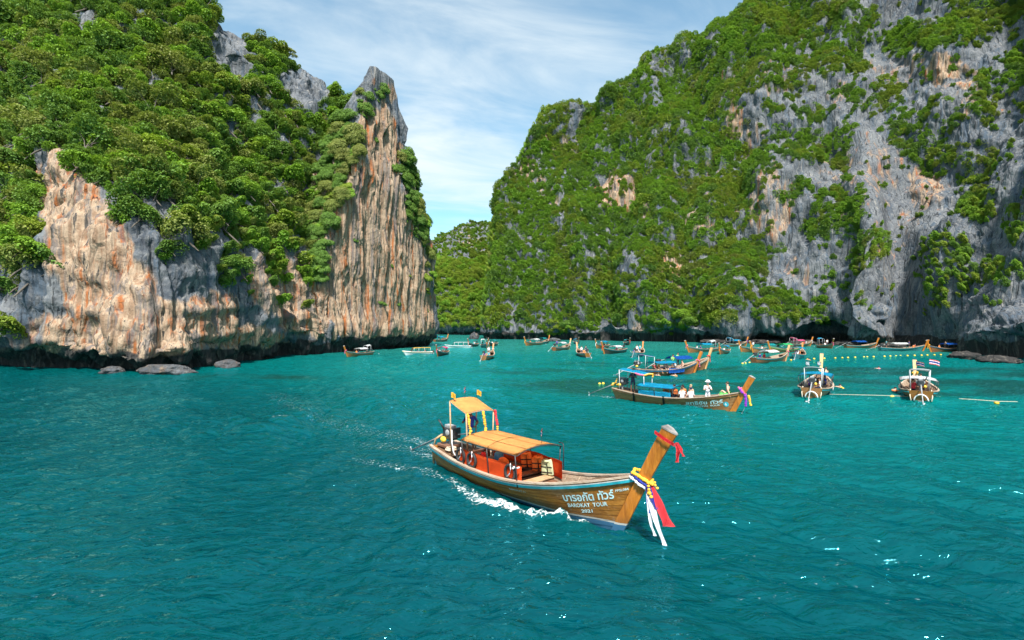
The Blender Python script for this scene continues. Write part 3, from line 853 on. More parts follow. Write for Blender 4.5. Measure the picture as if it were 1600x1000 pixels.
# ================================================================ BOAT MATERIALS AND PARTS
def paint(name, c, rough=.45, var=.18, spec=.5, scale=3.0):
    t = NT(name)
    n = t.noise(t.coord('Object'), scale, 5, .6)
    dark = tuple(x * (1 - var * 1.6) for x in c); lite = tuple(min(1, x * (1 + var) + .01) for x in c)
    return t.done(t.bsdf(t.mix(t.ramp(n, .3, .7), dark, lite), rough, spec))
def wood(name, c0, c1, rough=.42, worn=0.0, coat=.25, grain=1.0, antifoul=False, up=False, vary=0.0):
    t = NT(name)
    v = t.coord('Object', (5, 5, .35) if up else (.35, 5, 5)); v2 = t.coord('Object', (2.2, 2.2, .5) if up else (.5, 2.2, 2.2))
    g1 = t.noise(v, 3.5 * grain, 6, .62, .6); g2 = t.noise(v2, 1.3, 5, .6)
    c = t.mix(t.ramp(g1, .32, .68), c0, c1)
    c = t.mix(t.math('MULTIPLY', t.ramp(g2, .45, .75), .55), c, tuple(x * .55 for x in c0))
    if vary: c = t.mix(t.math('MULTIPLY', t.node('ShaderNodeObjectInfo').outputs['Random'], vary), c, tuple(x * .45 for x in c0))
    sp = t.noise(t.coord('Object'), 7.0, 6, .7)
    if worn: c = t.mix(t.math('MULTIPLY', t.ramp(sp, .56, .66), worn), c, (.42, .34, .26))
    if antifoul:
        o = t.node('ShaderNodeSeparateXYZ'); t.l.new(t.node('ShaderNodeTexCoord').outputs['Object'], o.inputs[0])
        lift = t.math('MULTIPLY', t.math('MAXIMUM', t.math('SUBTRACT', o.outputs[0], 2.5), 0.0), .10)
        z = t.math('SUBTRACT', o.outputs[2], lift)
        c = t.mix(t.math('LESS_THAN', z, .035), c, (.62, .63, .60))
        c = t.mix(t.math('LESS_THAN', z, -.02), c, (.018, .16, .33))
        c = t.mix(t.math('MULTIPLY', t.ramp(z, .30, .02), .35), c, (.09, .06, .035))
    return t.done(t.bsdf(c, rough, .45, t.bump(g1, .35, .012), **{'Coat Weight': coat, 'Coat Roughness': .22}))
MT = {
 'hull': wood('varnished_hull', (.30, .108, .014), (.50, .215, .034), .42, .30, .15, 1.0, True, False, .55),
 'hull_b': wood('brown_hull', (.22, .088, .026), (.40, .185, .066), .5, .4, .15, 1.0, False),
 'hull_c': wood('red_brown_hull', (.20, .062, .020), (.34, .125, .045), .45, .25, .2),
 'hull_d': wood('dark_hull', (.035, .024, .018), (.09, .055, .035), .5, .3, .1),
 'hull_t': paint('teal_hull', (.035, .17, .19), .5, .2),
 'hull_w': paint('white_hull', (.72, .74, .74), .3, .05),
 'prow': wood('prow_wood', (.36, .108, .012), (.56, .20, .024), .4, .1, .2, .8, False, True),
 'prow_near': wood('near_prow_wood', (.38, .118, .012), (.58, .21, .024), .4, .14, .2, .8, True, True),
 'prow_pale': wood('pale_prow_wood', (.46, .25, .10), (.66, .40, .18), .5, .1, .1, .8, False, True),
 'rail': wood('weathered_rail', (.30, .20, .135), (.52, .42, .33), .7, .5, 0),
 'deck': wood('deck_wood', (.20, .115, .065), (.38, .245, .15), .65, .4, 0),
 'bench': wood('bench_wood', (.115, .05, .03), (.24, .12, .07), .5, .2, .1),
 'inner': wood('inner_planking', (.17, .115, .075), (.32, .24, .17), .75, .3, 0),
 'pole': wood('pole_wood', (.33, .20, .10), (.52, .37, .22), .6, .1, 0),
 'cyan': paint('turquoise_paint', (.025, .40, .49), .4), 'white': paint('white_paint', (.74, .74, .72), .5, .08),
 'blue': paint('blue_paint', (.02, .20, .42), .4), 'black': paint('black_paint', (.016, .016, .018), .45),
 'grey': paint('grey_metal', (.30, .31, .32), .4, .2), 'steel': paint('steel', (.55, .56, .58), .3, .1), 'engine': paint('engine_black', (.03, .031, .034), .4, .3, .5, 12),
 'cap': paint('prow_cap_grey', (.22, .205, .195), .75, .3), 'rope': paint('rope', (.55, .48, .36), .9, .2, .2, 20), 'rubber': paint('rubber', (.02, .02, .021), .75),
 'yellow': paint('yellow_cloth', (.80, .43, .03), .8, .2), 'red': paint('red_cloth', (.66, .018, .03), .7, .2), 'wcloth': paint('white_cloth', (.75, .76, .80), .8, .1),
 'bcloth': paint('blue_cloth', (.02, .035, .30), .8, .2), 'pink': paint('pink_cloth', (.70, .12, .26), .8, .2), 'purple': paint('purple_cloth', (.20, .02, .38), .8, .2),
 'green': paint('green_cloth', (.16, .62, .16), .8, .2), 'buoy': paint('buoy_yellow', (.80, .50, .04), .5, .1), 'letter': paint('pale_letter_paint', (.60, .84, .86), .5, .06),
 'olive': paint('olive_cloth', (.42, .46, .27), .8, .15), 'navy': paint('navy_cloth', (.02, .025, .06), .8), 'tan': paint('tan_cloth', (.42, .30, .17), .85),
 'vest': paint('orange_vest', (.85, .21, .03), .7, .15), 'ycan': paint('yellow_canvas', (.80, .45, .03), .6, .1), 'glass': paint('dark_glass', (.03, .04, .045), .15, .1),
}
def canvas(name, c):
    t = NT(name)
    n = t.noise(t.coord('Object'), 2.2, 5, .6); f = t.noise(t.coord('Object'), 160, 2, .5)
    col_ = t.mix(t.ramp(n, .3, .72), tuple(x * .86 for x in c), tuple(min(1, x * 1.06) for x in c))
    d = t.bsdf(col_, .7, .2, t.bump(t.math('ADD', n, t.math('MULTIPLY', f, .03)), .35, .06))
    tr = t.node('ShaderNodeBsdfTranslucent'); t.put(tr.inputs[0], col_)
    mx = t.node('ShaderNodeMixShader'); mx.inputs[0].default_value = .22
    t.l.new(d, mx.inputs[1]); t.l.new(tr.outputs[0], mx.inputs[2])
    return t.done(mx.outputs[0])
MT.update({'c_orange': canvas('apricot_canvas', (.88, .47, .165)), 'c_blue': canvas('blue_canvas', (.012, .36, .58)), 'c_white': canvas('white_canvas', (.74, .75, .76)),
           'c_teal': canvas('teal_canvas', (.02, .36, .38)), 'c_green': canvas('green_canvas', (.05, .55, .22)), 'c_pink': canvas('pink_canvas', (.75, .16, .34)),
           'c_royal': canvas('royal_blue_canvas', (.012, .12, .48)), 'seam': canvas('pale_seam_tape', (.95, .60, .28)), 'vinyl': canvas('orange_vinyl', (.80, .115, .025))})

def mk(name, bm, mat, parent=None, smooth=False):
    me = bpy.data.meshes.new(name)
    bmesh.ops.recalc_face_normals(bm, faces=bm.faces[:])
    if smooth:
        for f in bm.faces: f.smooth = True
    bm.to_mesh(me); bm.free()
    for m in (mat if isinstance(mat, (list, tuple)) else [mat]): me.materials.append(MT[m] if isinstance(m, str) else m)
    return link(bpy.data.objects.new(name, me), parent)
def bx(bm, c, s, rot=None, bev=0.0):
    m = Matrix.Translation(c) @ (rot.to_matrix().to_4x4() if rot else Matrix.Identity(4)) @ Matrix.Diagonal((*s, 1))
    r = bmesh.ops.create_cube(bm, size=1.0, matrix=m)
    if bev:
        es = list({e for v in r['verts'] for e in v.link_edges})
        bmesh.ops.bevel(bm, geom=es, offset=bev, segments=1, affect='EDGES')
    return bm
def box(c, s, rot=None, bev=0.0): return bx(bmesh.new(), c, s, rot, bev)
def tube(pts, r, seg=6):
    bm = bmesh.new(); rr = r if isinstance(r, (list, tuple)) else [r] * len(pts)
    tube_mesh(bm, pts, rr, seg); return bm
def torus_bm(c, R_, r_, axis='y', n=18, m=7):
    bm = bmesh.new(); V = []
    for i in range(n):
        a = 2 * math.pi * i / n; row = []
        for j in range(m):
            b = 2 * math.pi * j / m; q = R_ + r_ * math.cos(b)
            p = {'y': (q * math.cos(a), r_ * math.sin(b), q * math.sin(a)), 'x': (r_ * math.sin(b), q * math.cos(a), q * math.sin(a)), 'z': (q * math.cos(a), q * math.sin(a), r_ * math.sin(b))}[axis]
            row.append(bm.verts.new(Vector(p) + Vector(c)))
        V.append(row)
    for i in range(n):
        for j in range(m):
            f = bm.faces.new((V[i][j], V[(i+1) % n][j], V[(i+1) % n][(j+1) % m], V[i][(j+1) % m])); f.smooth = True
    return bm
def sheet(fn, nu, nv, thick=0.0, bm=None):
    """surface fn(u,v) -> point, optionally with thickness"""
    bm = bm or bmesh.new()
    V = [[bm.verts.new(fn(i / (nu - 1), j / (nv - 1))) for j in range(nv)] for i in range(nu)]
    fs = []
    for i in range(nu - 1):
        for j in range(nv - 1):
            f = bm.faces.new((V[i][j], V[i+1][j], V[i+1][j+1], V[i][j+1])); f.smooth = True; fs.append(f)
    if thick: bmesh.ops.solidify(bm, geom=fs, thickness=thick)
    return bm
def ball(bm, c, s, sub=1):
    bmesh.ops.create_icosphere(bm, subdivisions=sub, radius=1.0, matrix=Matrix.Translation(c) @ Matrix.Diagonal((*(s if isinstance(s, (tuple, list)) else (s, s, s)), 1)))
    return bm

class Hull:
    """long-tail boat lines; x forward, y to port, z up from the water"""
    def __init__(s, mid=.62, bow=1.66, stern=.78, beam=1.02, prow=3.08, keel=-.4, lean=.445):
        s.mid, s.bow, s.stern, s.beam, s.prow, s.keel, s.lean = mid, bow, stern, beam, prow, keel, lean
    def zs(s, t): return s.mid + ((s.stern - s.mid) * ((.45 - t) / .45) ** 2 if t < .45 else (s.bow - s.mid) * ((t - .45) / .55) ** 2.1)
    def zk(s, t): return s.keel + .12 * max(0, (t - .8) / .2) ** 2 + .12 * max(0, (.12 - t) / .12)
    def xf(s, z): return 4.5 + s.lean * z
    def B(s, t):
        if t < .42: return s.beam * (.60 + .40 * math.sin(math.pi / 2 * (t / .42)))
        u = (t - .42) / .58
        return s.beam * max(0, 1 - u ** 2.3) + .085 * u ** 2
    def pt(s, t, v, side=1, out=0.0):
        z = s.zk(t) + (s.zs(t) - s.zk(t)) * v
        xe, xs = s.xf(z) - .36, -4.55 - .22 * z
        w = t ** 2
        prof = (1 - w) * v ** .42 + w * (.18 * v + .82 * v ** .95) if v > 0 else 0.0
        y = max(.03, s.B(t) * prof)
        return Vector((xs + (xe - xs) * t, side * (y + out), z))
    def at(s, x, z, side):
        """hull skin point at given x and z"""
        t = .5
        for _ in range(14):
            v = (z - s.zk(t)) / (s.zs(t) - s.zk(t)); v = min(1.05, max(0, v))
            p = s.pt(t, v, side); t = min(1, max(0, t + (x - p.x) / 9.6))
        return s.pt(t, min(1, max(0, (z - s.zk(t)) / (s.zs(t) - s.zk(t)))), side)

def stem_part(h, root, mat, cap='cap', lod=1):
    bm = bmesh.new(); rings = []
    zt = [-.35, 0, .4, .9, h.bow, h.bow + (h.prow - h.bow) * .5, h.prow]
    for z in zt:
        k = max(0, (z - h.bow) / (h.prow - h.bow))
        xf_ = h.xf(z) + .05 * k * k; dep = .35 - .01 * k; aw = .10 + .045 * k; fw = .028 + .012 * k
        xa = xf_ - dep; drop = .10 * k                      # the top is cut sloping forward
        rings.append([bm.verts.new(p) for p in ((xa, -aw, z + drop * .6), (xa + dep * .45, -aw * .95, z), (xf_, -fw, z - drop), (xf_, fw, z - drop), (xa + dep * .45, aw * .95, z), (xa, aw, z + drop * .6))])
    n = 6
    for a_, b_ in zip(rings[:-1], rings[1:]):
        for k in range(n): bm.faces.new((a_[k], a_[(k+1) % n], b_[(k+1) % n], b_[k]))
    bm.faces.new(rings[0]); bm.faces.new(rings[-1])
    st = mk('prow', bm, mat, root)
    bm = bmesh.new()
    top = [v for v in rings_top(h)]
    lo = [bm.verts.new((p[0] + (p[0] - top_c(top)[0]) * .06, p[1] * 1.08, p[2] + .004)) for p in top]
    hi = [bm.verts.new((p[0] + (p[0] - top_c(top)[0]) * .04, p[1] * 1.05, p[2] + .045)) for p in top]
    for k in range(n): bm.faces.new((lo[k], lo[(k+1) % n], hi[(k+1) % n], hi[k]))
    bm.faces.new(lo); bm.faces.new(hi)
    mk('prow_cap', bm, cap, st)
    return st
def rings_top(h):
    z = h.prow; xf_ = h.xf(z) + .05; dep = .34; aw = .145; fw = .04; xa = xf_ - dep; drop = .10
    return [(xa, -aw, z + drop * .6), (xa + dep * .45, -aw * .95, z), (xf_, -fw, z - drop), (xf_, fw, z - drop), (xa + dep * .45, aw * .95, z), (xa, aw, z + drop * .6)]
def top_c(t): return [sum(p[i] for p in t) / len(t) for i in range(3)]

def strip(h, side, v0, v1, out, thick, nt=36, t0=0.0, t1=1.0, dz=0.0):
    bm = bmesh.new(); rings = []
    for i in range(nt + 1):
        t = t0 + (t1 - t0) * i / nt
        hh_ = h.zs(t) - h.zk(t)
        q0, q1 = (v0, v1) if v0 >= 0 else (1 + v0 / hh_, 1 + v1 / hh_)      # negative: metres below the rail
        a, b = h.pt(t, q0, side, out), h.pt(t, q1, side, out)
        a.z += dz; b.z += dz
        rings.append([bm.verts.new(q) for q in (a, b, b + Vector((0, side * thick, 0)), a + Vector((0, side * thick, 0)))])
    for a_, b_ in zip(rings[:-1], rings[1:]):
        for k in range(4): f = bm.faces.new((a_[k], a_[(k+1) % 4], b_[(k+1) % 4], b_[k]))
    bm.faces.new(rings[0]); bm.faces.new(rings[-1])
    return bm
def rail_bm(h, side, w=.12, ht=.05, nt=36, off=0.0):
    bm = bmesh.new(); rings = []
    for i in range(nt + 1):
        t = i / nt; p = h.pt(t, 1, side); k = min(1, max(.25, p.y * side / .3))
        ins = min(w, max(.02, abs(p.y) - .01))
        y1 = p.y + side * (.045 + off); y0 = p.y - side * ins * k * .6
        rings.append([bm.verts.new(q) for q in ((p.x, y0, p.z - .005), (p.x, y1, p.z - .005), (p.x, y1, p.z + ht), (p.x, y0, p.z + ht))])
    for a_, b_ in zip(rings[:-1], rings[1:]):
        for k in range(4): bm.faces.new((a_[k], a_[(k+1) % 4], b_[(k+1) % 4], b_[k]))
    bm.faces.new(rings[0]); bm.faces.new(rings[-1])
    return bm
def hull_shell(h, nt=36, nv=8, inset=.045):
    bm = bmesh.new()
    def grid(off, lift):
        V = []
        for i in range(nt + 1):
            t = i / nt; row = []
            for j in range(-nv, nv + 1):
                v = abs(j) / nv; sd = 1 if j >= 0 else -1
                p = h.pt(t, v, sd, -off if v > 0 else 0)
                if v == 0: p.y = 0
                if off and p.y * sd < .004: p.y = .004 * sd
                p.z += lift * (1 - v); row.append(bm.verts.new(p))
            V.append(row)
        return V
    A = grid(0, 0); Bq = grid(inset, .06)
    m = 2 * nv
    for V in (A, Bq):
        for i in range(nt):
            for j in range(m):
                f = bm.faces.new((V[i][j], V[i+1][j], V[i+1][j+1], V[i][j+1])); f.smooth = True; f.material_index = 0 if V is A else 1
    for i in range(nt):
        for j in (0, m): bm.faces.new((A[i][j], A[i+1][j], Bq[i+1][j], Bq[i][j]))
    bm.faces.new(A[0]); bm.faces.new(Bq[0]); bm.faces.new(A[-1])
    return bm
def floor_bm(h, z, t0, t1, nt=20, inset=.06, thick=.04):
    bm = bmesh.new(); V = []
    for i in range(nt + 1):
        t = t0 + (t1 - t0) * i / nt
        v = min(1, max(.02, (z - h.zk(t)) / (h.zs(t) - h.zk(t))))
        p = h.pt(t, v, 1); y = max(.02, p.y - inset)
        V.append([bm.verts.new((p.x, y, z)), bm.verts.new((p.x, -y, z))])
    fs = [bm.faces.new((V[i][0], V[i][1], V[i+1][1], V[i+1][0])) for i in range(nt)]
    bmesh.ops.solidify(bm, geom=fs, thickness=thick)
    return bm
def deck_bm(h, t0, t1, drop=.03, nt=10, inset=.03, crown=.03):
    bm = bmesh.new(); V = []
    for i in range(nt + 1):
        t = t0 + (t1 - t0) * i / nt; p = h.pt(t, 1, 1); y = max(.015, p.y - inset)
        V.append([bm.verts.new((p.x, yy, p.z - drop + crown * (1 - (yy / y) ** 2))) for yy in (y, y * .5, 0, -y * .5, -y)])
    fs = [bm.faces.new((V[i][k], V[i][k+1], V[i+1][k+1], V[i+1][k])) for i in range(nt) for k in range(4)]
    bmesh.ops.solidify(bm, geom=fs, thickness=.03)
    return bm
def awning(root, x0, x1, w, z0, z1, rise, mat, post_z, frame='black', n_posts=2, post_r=.022, sag=.02, name='canopy'):
    """arched cloth roof on a pipe frame; z0/z1 edge height at x0/x1"""
    def f(u, v):
        x = x0 + (x1 - x0) * u; s = 2 * v - 1
        return Vector((x, s * w, z0 + (z1 - z0) * u + rise * (1 - abs(s) ** 2.4) - sag * math.sin(math.pi * u) * (.4 + .6 * abs(s))))
    c = mk(name, sheet(f, 15, 11, .012), mat, root)
    m = bmesh.new()
    for k in (0, .5, 1):
        tube_mesh(m, [f(k, j / 10) - Vector((0, 0, .03)) for j in range(11)], [.016] * 11, 5)
    for k in (0, 1): tube_mesh(m, [f(j / 8, k) - Vector((0, 0, .02)) for j in range(9)], [.014] * 9, 5)
    mk('canopy_frame', m, frame, c)
    for k in range(n_posts):
        u = .02 + .96 * k / (n_posts - 1)
        for sd in (0, 1):
            p = f(u, sd); q = p.copy(); q.z = post_z; q.y *= .9; p.z -= .02
            mk('post', tube([q, p], post_r, 6), frame, root)
    return c
def engine_part(root, x=-4.15, z=1.0, shaft_to=(-7.3, 0, .05), lod=1, tiller=True):
    bm = box((x, 0, z + .32), (.62, .40, .46), None, .05)
    e = mk('engine', bm, 'engine', root)
    mk('engine_mount', tube([(x, 0, z - .45), (x, 0, z + .12)], .07, 8), 'grey', e)
    if lod:
        m = bmesh.new()
        for s in (-1, 1): ball(m, (x + .1, s * .22, z + .38), (.13, .06, .13), 2)
        mk('alternator', m, 'grey', e)
        mk('radiator', box((x + .38, 0, z + .38), (.08, .44, .42), None, .02), 'engine', e)
        m = bmesh.new()
        for k in range(4): bx(m, (x - .2 + .13 * k, 0, z + .60), (.09, .26, .12), None, .015)
        mk('cylinder_head', m, 'grey', e)
        mk('exhaust_pipe', tube([(x - .15, -.22, z + .5), (x - .2, -.34, z + .75), (x - .35, -.34, z + .85)], .035, 7), 'engine', e)
        mk('fuel_tank', ball(bmesh.new(), (x - .15, -.25, z + .08), (.17, .1, .12), 2), 'buoy', e)
    if tiller: mk('tiller', tube([(x + .3, .05, z + .3), (x + .9, .2, z + .42), (x + 1.35, .3, z + .45)], [.03, .025, .022], 6), 'steel', e)
    mk('shaft', tube([(x - .2, 0, z + .22), (x - .7, 0, z + .08), shaft_to], [.055, .045, .032], 7), 'grey', e)
    sx, sy, sz = shaft_to
    m = bmesh.new()
    for k in range(3):
        a = k * 2.094; bx(m, (sx, sy + .1 * math.cos(a), sz + .1 * math.sin(a)), (.03, .07, .16), Euler((a - 1.57, .0, .5)))
    mk('propeller', m, 'steel', e)
    return e
def ribbon(name, pts, w, mat, side=(0, 1, 0), wav=.02, thick=.006):
    P_ = [Vector(p) for p in pts]; n = 14; sd = Vector(side)
    def f(u, v):
        s = u * (len(P_) - 1); i = min(int(s), len(P_) - 2); p = P_[i].lerp(P_[i+1], s - i)
        ww = w[0] + (w[1] - w[0]) * u
        return p + sd * (ww * (v - .5)) + Vector((wav * math.sin(u * 9 + v * 5), wav * math.cos(u * 7 + v * 4), 0)) * u
    return sheet(f, n, 5, thick)
def garland_bm(pts, r=.045, step=.07):
    bm = bmesh.new(); P_ = [Vector(p) for p in pts]
    for a, b in zip(P_[:-1], P_[1:]):
        n = max(1, int((b - a).length / step))
        for k in range(n):
            p = a.lerp(b, k / n); q = r * random.uniform(.8, 1.2)
            ball(bm, p + Vector((random.uniform(-.012, .012), random.uniform(-.012, .012), 0)), (q, q, q * .8), 1)
    return bm
def flag_part(root, base, h_, size, mat, direc=(1, .3, 0), pole='black'):
    p = Vector(base)
    f = mk('flag_pole', tube([p, p + Vector((0, 0, h_))], .008, 5), pole, root)
    d = Vector(direc).normalized()
    def fn(u, v): return p + d * (size[0] * u) + Vector((0, .03 * math.sin(u * 6), h_ - size[1] * v - .25 * size[0] * u * u))
    if mat == 'thai':
        for k, (m, a, b) in enumerate((('red', 0, .17), ('wcloth', .17, .33), ('bcloth', .33, .67), ('wcloth', .67, .83), ('red', .83, 1))):
            mk('flag_stripe', sheet(lambda u, v: fn(u, a + (b - a) * v), 6, 2, .006), m, f)
    else: mk('flag_cloth', sheet(fn, 6, 4, .006), mat, f)
THAI = None
def thai_font():
    global THAI
    import os, glob
    if THAI is None:
        base = bpy.utils.system_resource('DATAFILES')
        L = glob.glob(os.path.join(base, 'fonts', 'NotoSansThai*')); THAI = bpy.data.fonts.load(L[0]) if L else False
    return THAI
def text_mesh(txt, thai=False, bold=.0):
    cu = bpy.data.curves.new('lettering', 'FONT'); cu.body = txt; cu.size = 1.0; cu.resolution_u = 2; cu.offset = bold
    o = bpy.data.objects.new('lettering', cu); COL.objects.link(o)
    dg = bpy.context.evaluated_depsgraph_get(); dg.update()
    me = bpy.data.meshes.new_from_object(o.evaluated_get(dg))
    bpy.data.objects.remove(o); bpy.data.curves.remove(cu)
    return me
def hull_text(root, h, txt, x0, x1, zoff, size, mat='letter', side=-1, bold=.0, out=.022):
    """paint lettering on the skin of the hull, rows following the rail"""
    me = text_mesh(txt, bold=bold)
    n = len(me.vertices)
    if n == 0: return
    bm = bmesh.new(); bm.from_mesh(me)
    xs = [v.co.x for v in bm.verts]; a, b = min(xs), max(xs)
    for v in bm.verts:
        u = (v.co.x - a) / (b - a)
        if side > 0: u = 1 - u
        x = x0 + (x1 - x0) * u
        t = min(1, max(0, (x + 4.7) / 9.8)); z = h.zs(t) - zoff + v.co.y * size
        p = h.at(x, z, side); v.co = Vector((x, p.y + side * out, z))
    me2 = bpy.data.meshes.new('lettering'); bm.to_mesh(me2); bm.free(); me2.materials.append(MT[mat])
    return link(bpy.data.objects.new('lettering', me2), root)
# ================================================================ PEOPLE
def skin_mesh(J, Ed, Rd):
    names = list(J)
    me = bpy.data.meshes.new('body'); me.from_pydata([J[n] for n in names], [(names.index(a), names.index(b)) for a, b in Ed], [])
    o = bpy.data.objects.new('body', me); COL.objects.link(o)
    o.modifiers.new('skin', 'SKIN')
    for i, n in enumerate(names):
        r = Rd[n]; sv = me.skin_vertices[0].data[i]
        sv.radius = (r, r) if not isinstance(r, tuple) else r
        sv.use_root = (n == 'pelvis')
    sub = o.modifiers.new('sub', 'SUBSURF'); sub.levels = 1; sub.render_levels = 1
    dg = bpy.context.evaluated_depsgraph_get(); dg.update()
    out = bpy.data.meshes.new_from_object(o.evaluated_get(dg))
    bpy.data.objects.remove(o); bpy.data.meshes.remove(me)
    return out
def pose(kind):
    """joint positions, figure facing +x, origin under the feet / seat / at the water line"""
    if kind in ('stand', 'steer'):
        J = dict(pelvis=(0, 0, .93), waist=(.01, 0, 1.08), chest=(0, 0, 1.30), neck=(.0, 0, 1.46), chin=(.02, 0, 1.55), head=(.015, 0, 1.66),
                 hipl=(0, .09, .90), kneel=(.03, .11, .50), anklel=(-.01, .12, .09), toel=(.13, .13, .03), hipr=(0, -.09, .90), kneer=(.04, -.12, .50), ankler=(0, -.14, .09), toer=(.14, -.15, .03),
                 shl=(0, .17, 1.38), ell=(-.03, .25, 1.12), wrl=(.08, .20, .92), hal=(.12, .18, .85), shr=(0, -.17, 1.38), elr=(-.02, -.25, 1.12), wrr=(.06, -.24, .90), har=(.08, -.23, .82))
        if kind == 'steer':
            J.update(elr=(-.10, -.30, 1.16), wrr=(-.30, -.20, 1.22), har=(-.37, -.16, 1.23), ell=(-.10, .33, 1.16), wrl=(.02, .20, 1.03), hal=(.06, .13, 1.0))
    elif kind == 'phone':
        J = dict(pelvis=(0, 0, .93), waist=(.0, 0, 1.08), chest=(0, 0, 1.30), neck=(.02, 0, 1.46), chin=(.06, 0, 1.54), head=(.06, 0, 1.65),
                 hipl=(0, .09, .90), kneel=(.03, .11, .50), anklel=(-.01, .12, .09), toel=(.13, .13, .03), hipr=(0, -.09, .90), kneer=(.04, -.12, .50), ankler=(0, -.14, .09), toer=(.14, -.15, .03),
                 shl=(0, .17, 1.38), ell=(.05, .27, 1.14), wrl=(.24, .10, 1.24), hal=(.29, .05, 1.27), shr=(0, -.17, 1.38), elr=(.05, -.27, 1.14), wrr=(.24, -.10, 1.24), har=(.29, -.05, 1.27))
    elif kind in ('sit', 'sit_arm'):
        J = dict(pelvis=(0, 0, .11), waist=(-.03, 0, .27), chest=(-.02, 0, .49), neck=(.01, 0, .65), chin=(.04, 0, .73), head=(.035, 0, .84),
                 hipl=(.03, .09, .10), kneel=(.42, .13, .12), anklel=(.44, .13, -.28), toel=(.57, .13, -.34), hipr=(.03, -.09, .10), kneer=(.42, -.13, .12), ankler=(.44, -.13, -.28), toer=(.57, -.13, -.34),
                 shl=(-.02, .17, .57), ell=(.02, .23, .31), wrl=(.22, .17, .20), hal=(.29, .15, .18), shr=(-.02, -.17, .57), elr=(.02, -.23, .31), wrr=(.22, -.17, .20), har=(.29, -.15, .18))
        if kind == 'sit_arm': J.update(ell=(-.12, .27, .34), wrl=(-.22, .30, .12), hal=(-.24, .31, .04), kneel=(.34, .1, .36), anklel=(.48, .1, .06), toel=(.6, .1, .02), kneer=(.36, -.1, .30), ankler=(.55, -.1, .06), toer=(.66, -.1, .03))
    elif kind == 'swim':
        J = dict(pelvis=(-.35, 0, -.30), waist=(-.26, 0, -.22), chest=(-.10, 0, -.06), neck=(.02, 0, .06), chin=(.07, 0, .11), head=(.09, 0, .20),
                 hipl=(-.37, .09, -.32), kneel=(-.72, .13, -.5), anklel=(-1.05, .13, -.4), toel=(-1.18, .13, -.42), hipr=(-.37, -.09, -.32), kneer=(-.76, -.13, -.45), ankler=(-1.08, -.13, -.5), toer=(-1.2, -.13, -.5),
                 shl=(-.04, .17, -.01), ell=(.16, .33, .03), wrl=(.38, .24, .05), hal=(.46, .2, .04), shr=(-.04, -.17, -.01), elr=(.12, -.35, .0), wrr=(.34, -.28, .03), har=(.42, -.25, .03))
    Ed = [('pelvis', 'waist'), ('waist', 'chest'), ('chest', 'neck'), ('neck', 'chin'), ('chin', 'head')]
    for s in 'lr': Ed += [('pelvis', 'hip' + s), ('hip' + s, 'knee' + s), ('knee' + s, 'ankle' + s), ('ankle' + s, 'toe' + s), ('chest', 'sh' + s), ('sh' + s, 'el' + s), ('el' + s, 'wr' + s), ('wr' + s, 'ha' + s)]
    Rd = dict(pelvis=(.155, .115), waist=(.135, .105), chest=(.165, .12), neck=.058, chin=.085, head=.105)
    for s in 'lr': Rd.update({'hip' + s: .095, 'knee' + s: .062, 'ankle' + s: .042, 'toe' + s: .036, 'sh' + s: .066, 'el' + s: .046, 'wr' + s: .032, 'ha' + s: .04})
    return J, Ed, Rd
def skin_mat(name, c):
    t = NT(name); return t.done(t.bsdf(c, .5, .35, **{'Subsurface Weight': .0}))
SKIN = {'light': skin_mat('skin_light', (.55, .33, .24)), 'tan': skin_mat('skin_tan', (.36, .19, .115)), 'brown': skin_mat('skin_brown', (.20, .10, .06))}
HAIR = {'black': skin_mat('hair_black', (.014, .012, .011)), 'brown': skin_mat('hair_brown', (.06, .035, .02)), 'blond': skin_mat('hair_blond', (.36, .26, .14))}
PM = {}
